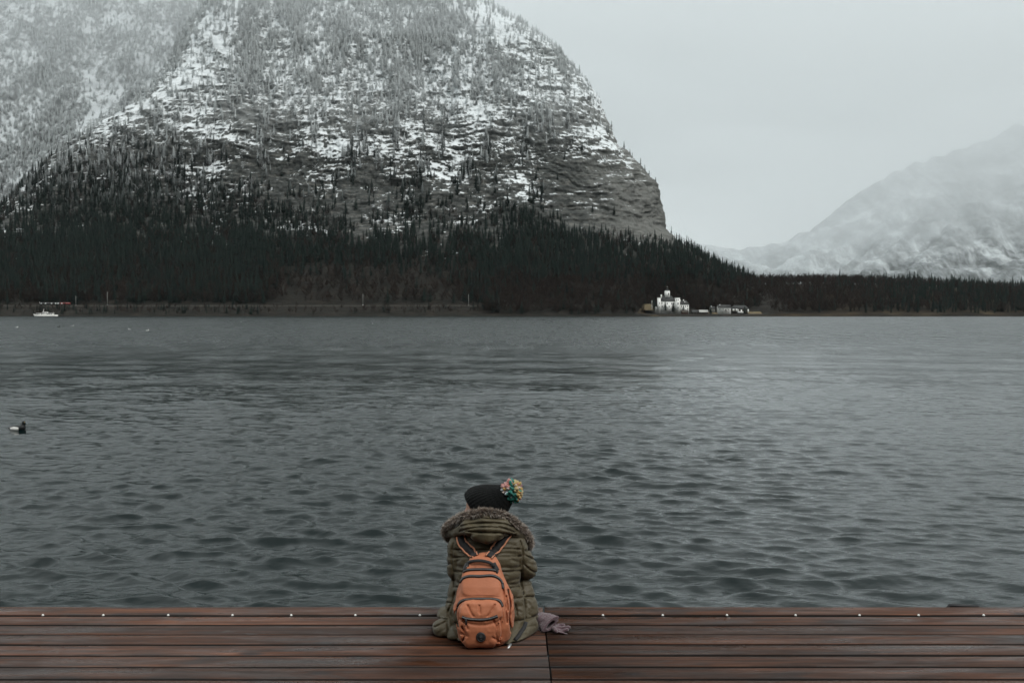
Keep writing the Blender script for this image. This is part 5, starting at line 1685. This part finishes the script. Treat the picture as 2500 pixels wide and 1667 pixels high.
# ------------------------------------------------------------------ backpack
BZ = [-0.02, 0.006, 0.034, 0.098, 0.18, 0.230, 0.294, 0.352, 0.385, 0.410, 0.425, 0.436]
BL = [1140, 1130, 1120, 1114, 1107, 1115, 1123, 1131, 1137, 1146, 1160, 1178]
BR = [1222, 1230, 1245, 1254, 1255, 1251, 1236, 1222, 1218, 1212, 1203, 1188]
BF = [4.955, 4.950, 4.940, 4.935, 4.945, 4.965, 4.998, 5.04, 5.062, 5.082, 5.102, 5.125]
BB = [5.12, 5.13, 5.135, 5.135, 5.13, 5.13, 5.13, 5.14, 5.15, 5.155, 5.16, 5.16]
bl = [(p - CX) * 5.06 / FPX for p in BL]; br = [(p - CX) * 5.06 / FPX for p in BR]
bag = Field((-0.34, 4.86, -0.01), (0.06, 5.20, 0.50), 0.0042)
def bag_body(X, Y, Z, grow=0.0):
    l, r, f, b = (np.interp(Z, BZ, q) for q in (bl, br, BF, BB))
    a = (r - l) / 2; c = (b - f) / 2
    q = (np.abs((X - (l + r) / 2) / a) ** 3.4 + np.abs((Y - (f + b) / 2) / c) ** 3.4) ** (1 / 3.4)
    return np.maximum((q - 1) * np.minimum(a, c), Z - 0.434) - grow
bag.add(bag_body, (-0.31, 4.93, 0), (0.03, 5.17, 0.47), 0)
bag.disp(lambda X, Y, Z: 0.0045 * fbm(X * 20, Y * 20, Z * 8, 3, seed=81) + 0.0035 * np.abs(fbm(X * 44, Y * 34, Z * 11, 2, seed=82)))
bag.carve([[(1240, 1440), (1246, 1475), (1243, 1510), (1248, 1540)], [(1229, 1440), (1234, 1480), (1238, 1520)], [(1236, 1455), (1240, 1490)], [(1118, 1478), (1113, 1500), (1120, 1530)]], 0.011, 2.2)
bag.carve([[(1150, 1415), (1156, 1440)], [(1200, 1418), (1194, 1442)], [(1140, 1372), (1160, 1376), (1190, 1377)], [(1180, 1420), (1176, 1445)]], 0.003, 4.0)
bag.floor(0.005, 0.006)
def prism(X, Z, c, hw, hz, n=4.0):
    q = (np.abs((X - c[0]) / hw) ** n + np.abs((Z - c[1]) / hz) ** n) ** (1 / n)
    return (q - 1) * min(hw, hz)
# the swelling of the upper panel
c1 = W(1174, 1428, 5.0)
bag.add(lambda X, Y, Z: smax(bag_body(X, Y, Z, 0.005), prism(X, Z, (c1[0], c1[2]), 0.100, 0.052, 5), 0.010), (-0.30, 4.93, 0.2), (0.0, 5.15, 0.42), 0.004)
pocket = Field((-0.32, 4.86, -0.01), (0.03, 5.14, 0.30), 0.0042)
c2 = W(1174, 1523, 4.95)
pocket.add(lambda X, Y, Z: smax(smax(bag_body(X, Y, Z, 0.030), prism(X, Z, (c2[0], c2[2]), 0.108, 0.118, 4.5), 0.022), Y - 5.06, 0.004), (-0.30, 4.88, 0), (0.02, 5.08, 0.26), 0)
def pk(X, Y, Z):
    d = 0.0045 * fbm(X * 24, Y * 20, Z * 12, 3, seed=83) + 0.0035 * np.abs(fbm(X * 46, Y * 20, Z * 26, 2, seed=84))
    d = d - 0.006 * np.exp(-((Z - 0.128 - 2.2 * (X + 0.158) ** 2) / 0.007) ** 2)               # crease along the lower zip
    d = d - 0.007 * np.exp(-((X - c2[0] - 0.082 - .12 * (Z - .05)) / 0.010) ** 2) * sstep(0.20, 0.10, Z)   # gusset crease on the right
    return d - 0.005 * np.exp(-((X - c2[0] + 0.088) / 0.010) ** 2) * sstep(0.20, 0.10, Z)
pocket.disp(pk)
pocket.carve([[(1142, 1478), (1150, 1496), (1156, 1504)], [(1208, 1476), (1198, 1494), (1190, 1504)], [(1170, 1478), (1172, 1496)], [(1128, 1530), (1136, 1548), (1130, 1562)], [(1216, 1522), (1210, 1545), (1216, 1566)],
              [(1222, 1510), (1226, 1540), (1220, 1560)], [(1125, 1545), (1140, 1552)], [(1204, 1556), (1222, 1566)], [(1133, 1515), (1142, 1535)], [(1205, 1515), (1212, 1530)]], 0.010, 2.4, 5.2)
pocket.floor(0.005, 0.008)
bagroot = empty('backpack', (-0.147, 5.05, 0.0), 'orange nylon backpack with black zips worn on the person\'s back', 'backpack')
V, F = bag.mesh(); b_o = part('body', V, F, M_ORANGE, bagroot, True)
V, F = pocket.mesh(); k_o = part('front_pocket', V, F, M_ORANGE, bagroot, True)
both = lambda X, Y, Z: np.minimum(bag(X, Y, Z), pocket(X, Y, Z))
def zipline(pts, parent, n=26, r=0.0058):
    P, Nr = on(both, pts, n, 0.0012)
    V, F = ribbon(P, Nr, r * 2.5, 0.0028)
    z = part('zip_tape', V, F, M_BLACKW, parent, False, None, bagroot)
    V, F = tube_vf(P + Nr * 0.0035, 0.0034, 6)
    o = part('zip', V, F, M_ZIP, parent, True, None, bagroot)
zipline([(1132, 1396), (1142, 1391), (1175, 1389.5), (1205, 1391), (1216, 1396)], b_o)
zipline([(1124.4, 1421), (1131, 1411), (1147, 1406), (1172.7, 1406.6), (1196.8, 1404.5), (1214, 1409), (1225, 1421), (1228, 1436)], b_o, 36)
zipline([(1117, 1485), (1120, 1474), (1131, 1465), (1158.9, 1462), (1186.4, 1462), (1210.5, 1463), (1221.5, 1468), (1226.5, 1480)], k_o, 36)
zipline([(1128, 1505), (1141.7, 1510), (1172.7, 1512), (1196.8, 1509.5), (1215, 1503)], k_o, 24)
def pull(px, py, parent, ln=0.022):
    h_ = hit(both, px, py)
    V, F = ribbon([h_ + (0, -.004, .008), h_ + (0, -.007, -.004), h_ + (0.001, -.006, -ln)], (0, -1, .1), 0.009, 0.004)
    part('zip_pull', V, F, M_BLACKW, parent, False, None, bagroot)
pull(1138, 1513, k_o); pull(1228, 1425, b_o); pull(1213, 1394, b_o, .014)
# seam tape under the upper panel
P, Nr = on(both, [(1126, 1454), (1150, 1451.5), (1175, 1451), (1200, 1452), (1222, 1455)], 24, 0.0)
V, F = tube_vf(P, 0.0022, 5); part('seam', V, F, plain('orange_seam', (0.34, 0.105, 0.05), 0.7), b_o, True, None, bagroot)
# handle with tabs and rivets
hp_ = [hit(bag, 1141, 1382), hit(bag, 1144, 1371.5), hit(bag, 1158, 1367), hit(bag, 1173, 1366), hit(bag, 1189, 1369), hit(bag, 1200, 1374.5), hit(bag, 1205, 1382)]
hp_ = [q + np.array((0, -l, 0)) for q, l in zip(hp_, (.004, .012, .020, .022, .020, .012, .004))]
V, F = ribbon(smooth_path(hp_, 20), (0, -.8, .5), 0.015, 0.006); hd = part('handle', V, F, M_BLACKW, bagroot, False)
for pts, w in (([(1141, 1374), (1138, 1382), (1135, 1390)], .019), ([(1203, 1375), (1208, 1384), (1213, 1393)], .027)):
    P, Nr = on(bag, pts, 8, 0.002); V, F = ribbon(P, Nr, w, 0.005); part('handle_tab', V, F, M_BLACKW, hd, False, None, bagroot)
for px, py, r in ((1203.7, 1380.5, .0058), (1139.6, 1381.5, .004)):
    h_ = hit(bag, px, py)
    V, F = dome((0, 0, 0), r, .004, 12, 4); V = [h_ + np.array((v[0], -.007 - v[2], v[1])) for v in V]
    part('rivet', V, F, M_METAL, hd, True, None, bagroot)
# round badge with raised ring and emblem
h_ = hit(both, 1174.4, 1554)
g_ = grad(both, h_); g_ = g_ * .6 + np.array((0, -.6, .2)); g_ /= np.linalg.norm(g_)
e1 = np.cross(g_, (0, 0, 1)); e1 /= np.linalg.norm(e1); e2 = np.cross(e1, g_)
def disc(r0, z0, r1, z1, n=28):
    V, F = [], []
    for r, z in ((r0, -0.004), (r0, z0), (r1, z1), (r1 * .96, z1 + .001), (0.0001, z1 + .0012)):
        for k in range(n):
            an = 2 * math.pi * k / n
            V.append(h_ + g_ * (.004 + z) + e1 * r * math.cos(an) + e2 * r * math.sin(an))
    for i in range(4):
        for k in range(n): F.append((i * n + k, i * n + (k + 1) % n, (i + 1) * n + (k + 1) % n, (i + 1) * n + k))
    return V, F
M_BADGE = plain('black_rubber', (0.012, 0.012, 0.012), 0.5, nscale=60)
M_BADGE2 = plain('grey_rubber', (0.030, 0.030, 0.031), 0.4, nscale=60)
V, F = disc(.0245, .001, .0235, .0025); bd = part('badge', V, F, M_BADGE, bagroot, True)
ring = [h_ + g_ * .0085 + e1 * .0195 * math.cos(a) + e2 * .0195 * math.sin(a) for a in np.linspace(0, 2 * math.pi, 33)]
V, F = tube_vf(ring, .0014, 5, False); part('ring', V, F, M_BADGE2, bd, True, None, bagroot)
em = [join_vf([tube_vf([h_ + g_ * .009 + e1 * x0 + e2 * y0, h_ + g_ * .009 + e1 * x1 + e2 * y1], .0018, 6) for x0, y0, x1, y1 in
      ((0, .004, 0, -.008), (0, -.002, .007, .002), (0, -.002, -.007, .002), (0, -.008, .005, -.012), (0, -.008, -.005, -.012), (-.002, .008, .002, .008), (0, .005, 0, .010))])]
part('emblem', em[0][0], em[0][1], M_BADGE2, bd, True, None, bagroot)
# shoulder straps
wear = lambda X, Y, Z: np.minimum(np.minimum(coat(X, Y, Z), hood(X, Y, Z)), bag(X, Y, Z) + 0.004)
for pts in ([(1124, 1303), (1125.5, 1313), (1130, 1325), (1140, 1337), (1151, 1348), (1161, 1359)], [(1239, 1303), (1230, 1314), (1218, 1330), (1206, 1345), (1193, 1361)]):
    P, Nr = on(lambda X, Y, Z: np.minimum(coat(X, Y, Z), bag(X, Y, Z) + .006), pts, 18, 0.004)
    Nr = Nr * .4 + np.array((0, -.6, .25)); Nr /= np.linalg.norm(Nr, axis=1)[:, None]
    V, F = ribbon(P, Nr, 0.044, 0.009)
    st = part('shoulder_strap', V, F, M_BLACKW, bagroot, False)
    for sg in (-1, 1):
        E = []
        for i in range(len(P)):
            t = P[min(i + 1, len(P) - 1)] - P[max(i - 1, 0)]; t /= np.linalg.norm(t)
            E.append(P[i] + np.cross(t, Nr[i]) * sg * 0.0228 + Nr[i] * .007)
        V, F = tube_vf(E, 0.0050, 6); part('piping', V, F, M_PIPING, st, True, None, bagroot)

# ------------------------------------------------------------------ gloves on the planks
def make_gloves():
    g1 = Field((0.10, 5.06, -0.01), (0.34, 5.42, 0.14), 0.0032)
    rimc = W(1345, 1525, 5.20); back = W(1322, 1508, 5.30)
    ax = rimc - back; ax /= np.linalg.norm(ax)
    lg = W(1354, 1507, 5.235) - W(1335, 1545, 5.165); lg -= ax * (lg @ ax); lg /= np.linalg.norm(lg)
    sh = np.cross(ax, lg)
    def shell(X, Y, Z):
        x, y, z = X - rimc[0], Y - rimc[1], Z - rimc[2]
        s = x * ax[0] + y * ax[1] + z * ax[2]; u = x * lg[0] + y * lg[1] + z * lg[2]; v = x * sh[0] + y * sh[1] + z * sh[2]
        k = np.interp(s, [-.12, -.07, 0], [.55, .9, 1.0])
        b = 0.017 * np.interp(s, [-.12, -.05, 0], [1.5, 1.25, 1.0])
        q = np.sqrt((u / (.046 * k)) ** 2 + (v / b) ** 2)
        ring = np.abs((q - 1) * b) - 0.0052
        solid = (q - 1) * b - .004
        d = np.where(s > -.045, ring, solid)
        return np.maximum(d, np.abs(s + .06) - .06)
    g1.add(shell, (0.10, 5.08, 0), (0.33, 5.40, .13), 0)
    g1.ell(W(1321, 1511, 5.28), (0.028, 0.04, 0.024), 0.012)
    g1.ell(W(1331, 1513, 5.25), (0.020, 0.03, 0.02), 0.006)
    g1.disp(lambda X, Y, Z: 0.0018 * fbm(X * 90, Y * 90, Z * 90, 2, seed=5))
    g1.floor(0.0045, 0.004)
    V, F = g1.mesh()
    b = np.array((0.19, 5.24, 0.0))
    o = link('knitted_glove', mesh_np('knitted_glove', V - b, F, True, [M_MAUVE]), None, tuple(b))
    tag(o, 'mauve knitted glove lying against the coat, its open cuff towards us', 'glove', 'pair of gloves on the jetty')
    g2 = Field((0.14, 5.04, -0.01), (0.36, 5.36, 0.12), 0.0032)
    g2.ell(W(1357, 1535, 5.225), (0.026, 0.030, 0.018), 0)
    for a, m, e, r in (((1360, 1528, 5.24), (1368, 1526, 5.245), (1376, 1526, 5.24), .0105), ((1360, 1532, 5.225), (1374, 1533, 5.215), (1388, 1531, 5.21), .0115),
                       ((1362, 1540, 5.205), (1373, 1541, 5.19), (1384, 1537, 5.185), .0105), ((1360, 1545, 5.19), (1372, 1547, 5.175), (1385, 1551, 5.155), .0115), ((1352, 1534, 5.20), (1355, 1536, 5.185), (1357, 1540, 5.17), .012)):
        g2.chain([W(*a), W(*m), W(*e)], [r * 1.1, r, r * .95], 0.004)
    g2.disp(lambda X, Y, Z: 0.0018 * fbm(X * 90, Y * 90, Z * 90, 2, seed=6))
    g2.floor(0.0045, 0.004)
    V, F = g2.mesh()
    b = np.array((0.235, 5.2, 0.0))
    o = link('knitted_glove', mesh_np('knitted_glove', V - b, F, True, [M_MAUVE]), None, tuple(b))
    tag(o, 'mauve knitted glove with fingers pointing right along the planks', 'glove', 'pair of gloves on the jetty')
make_gloves()
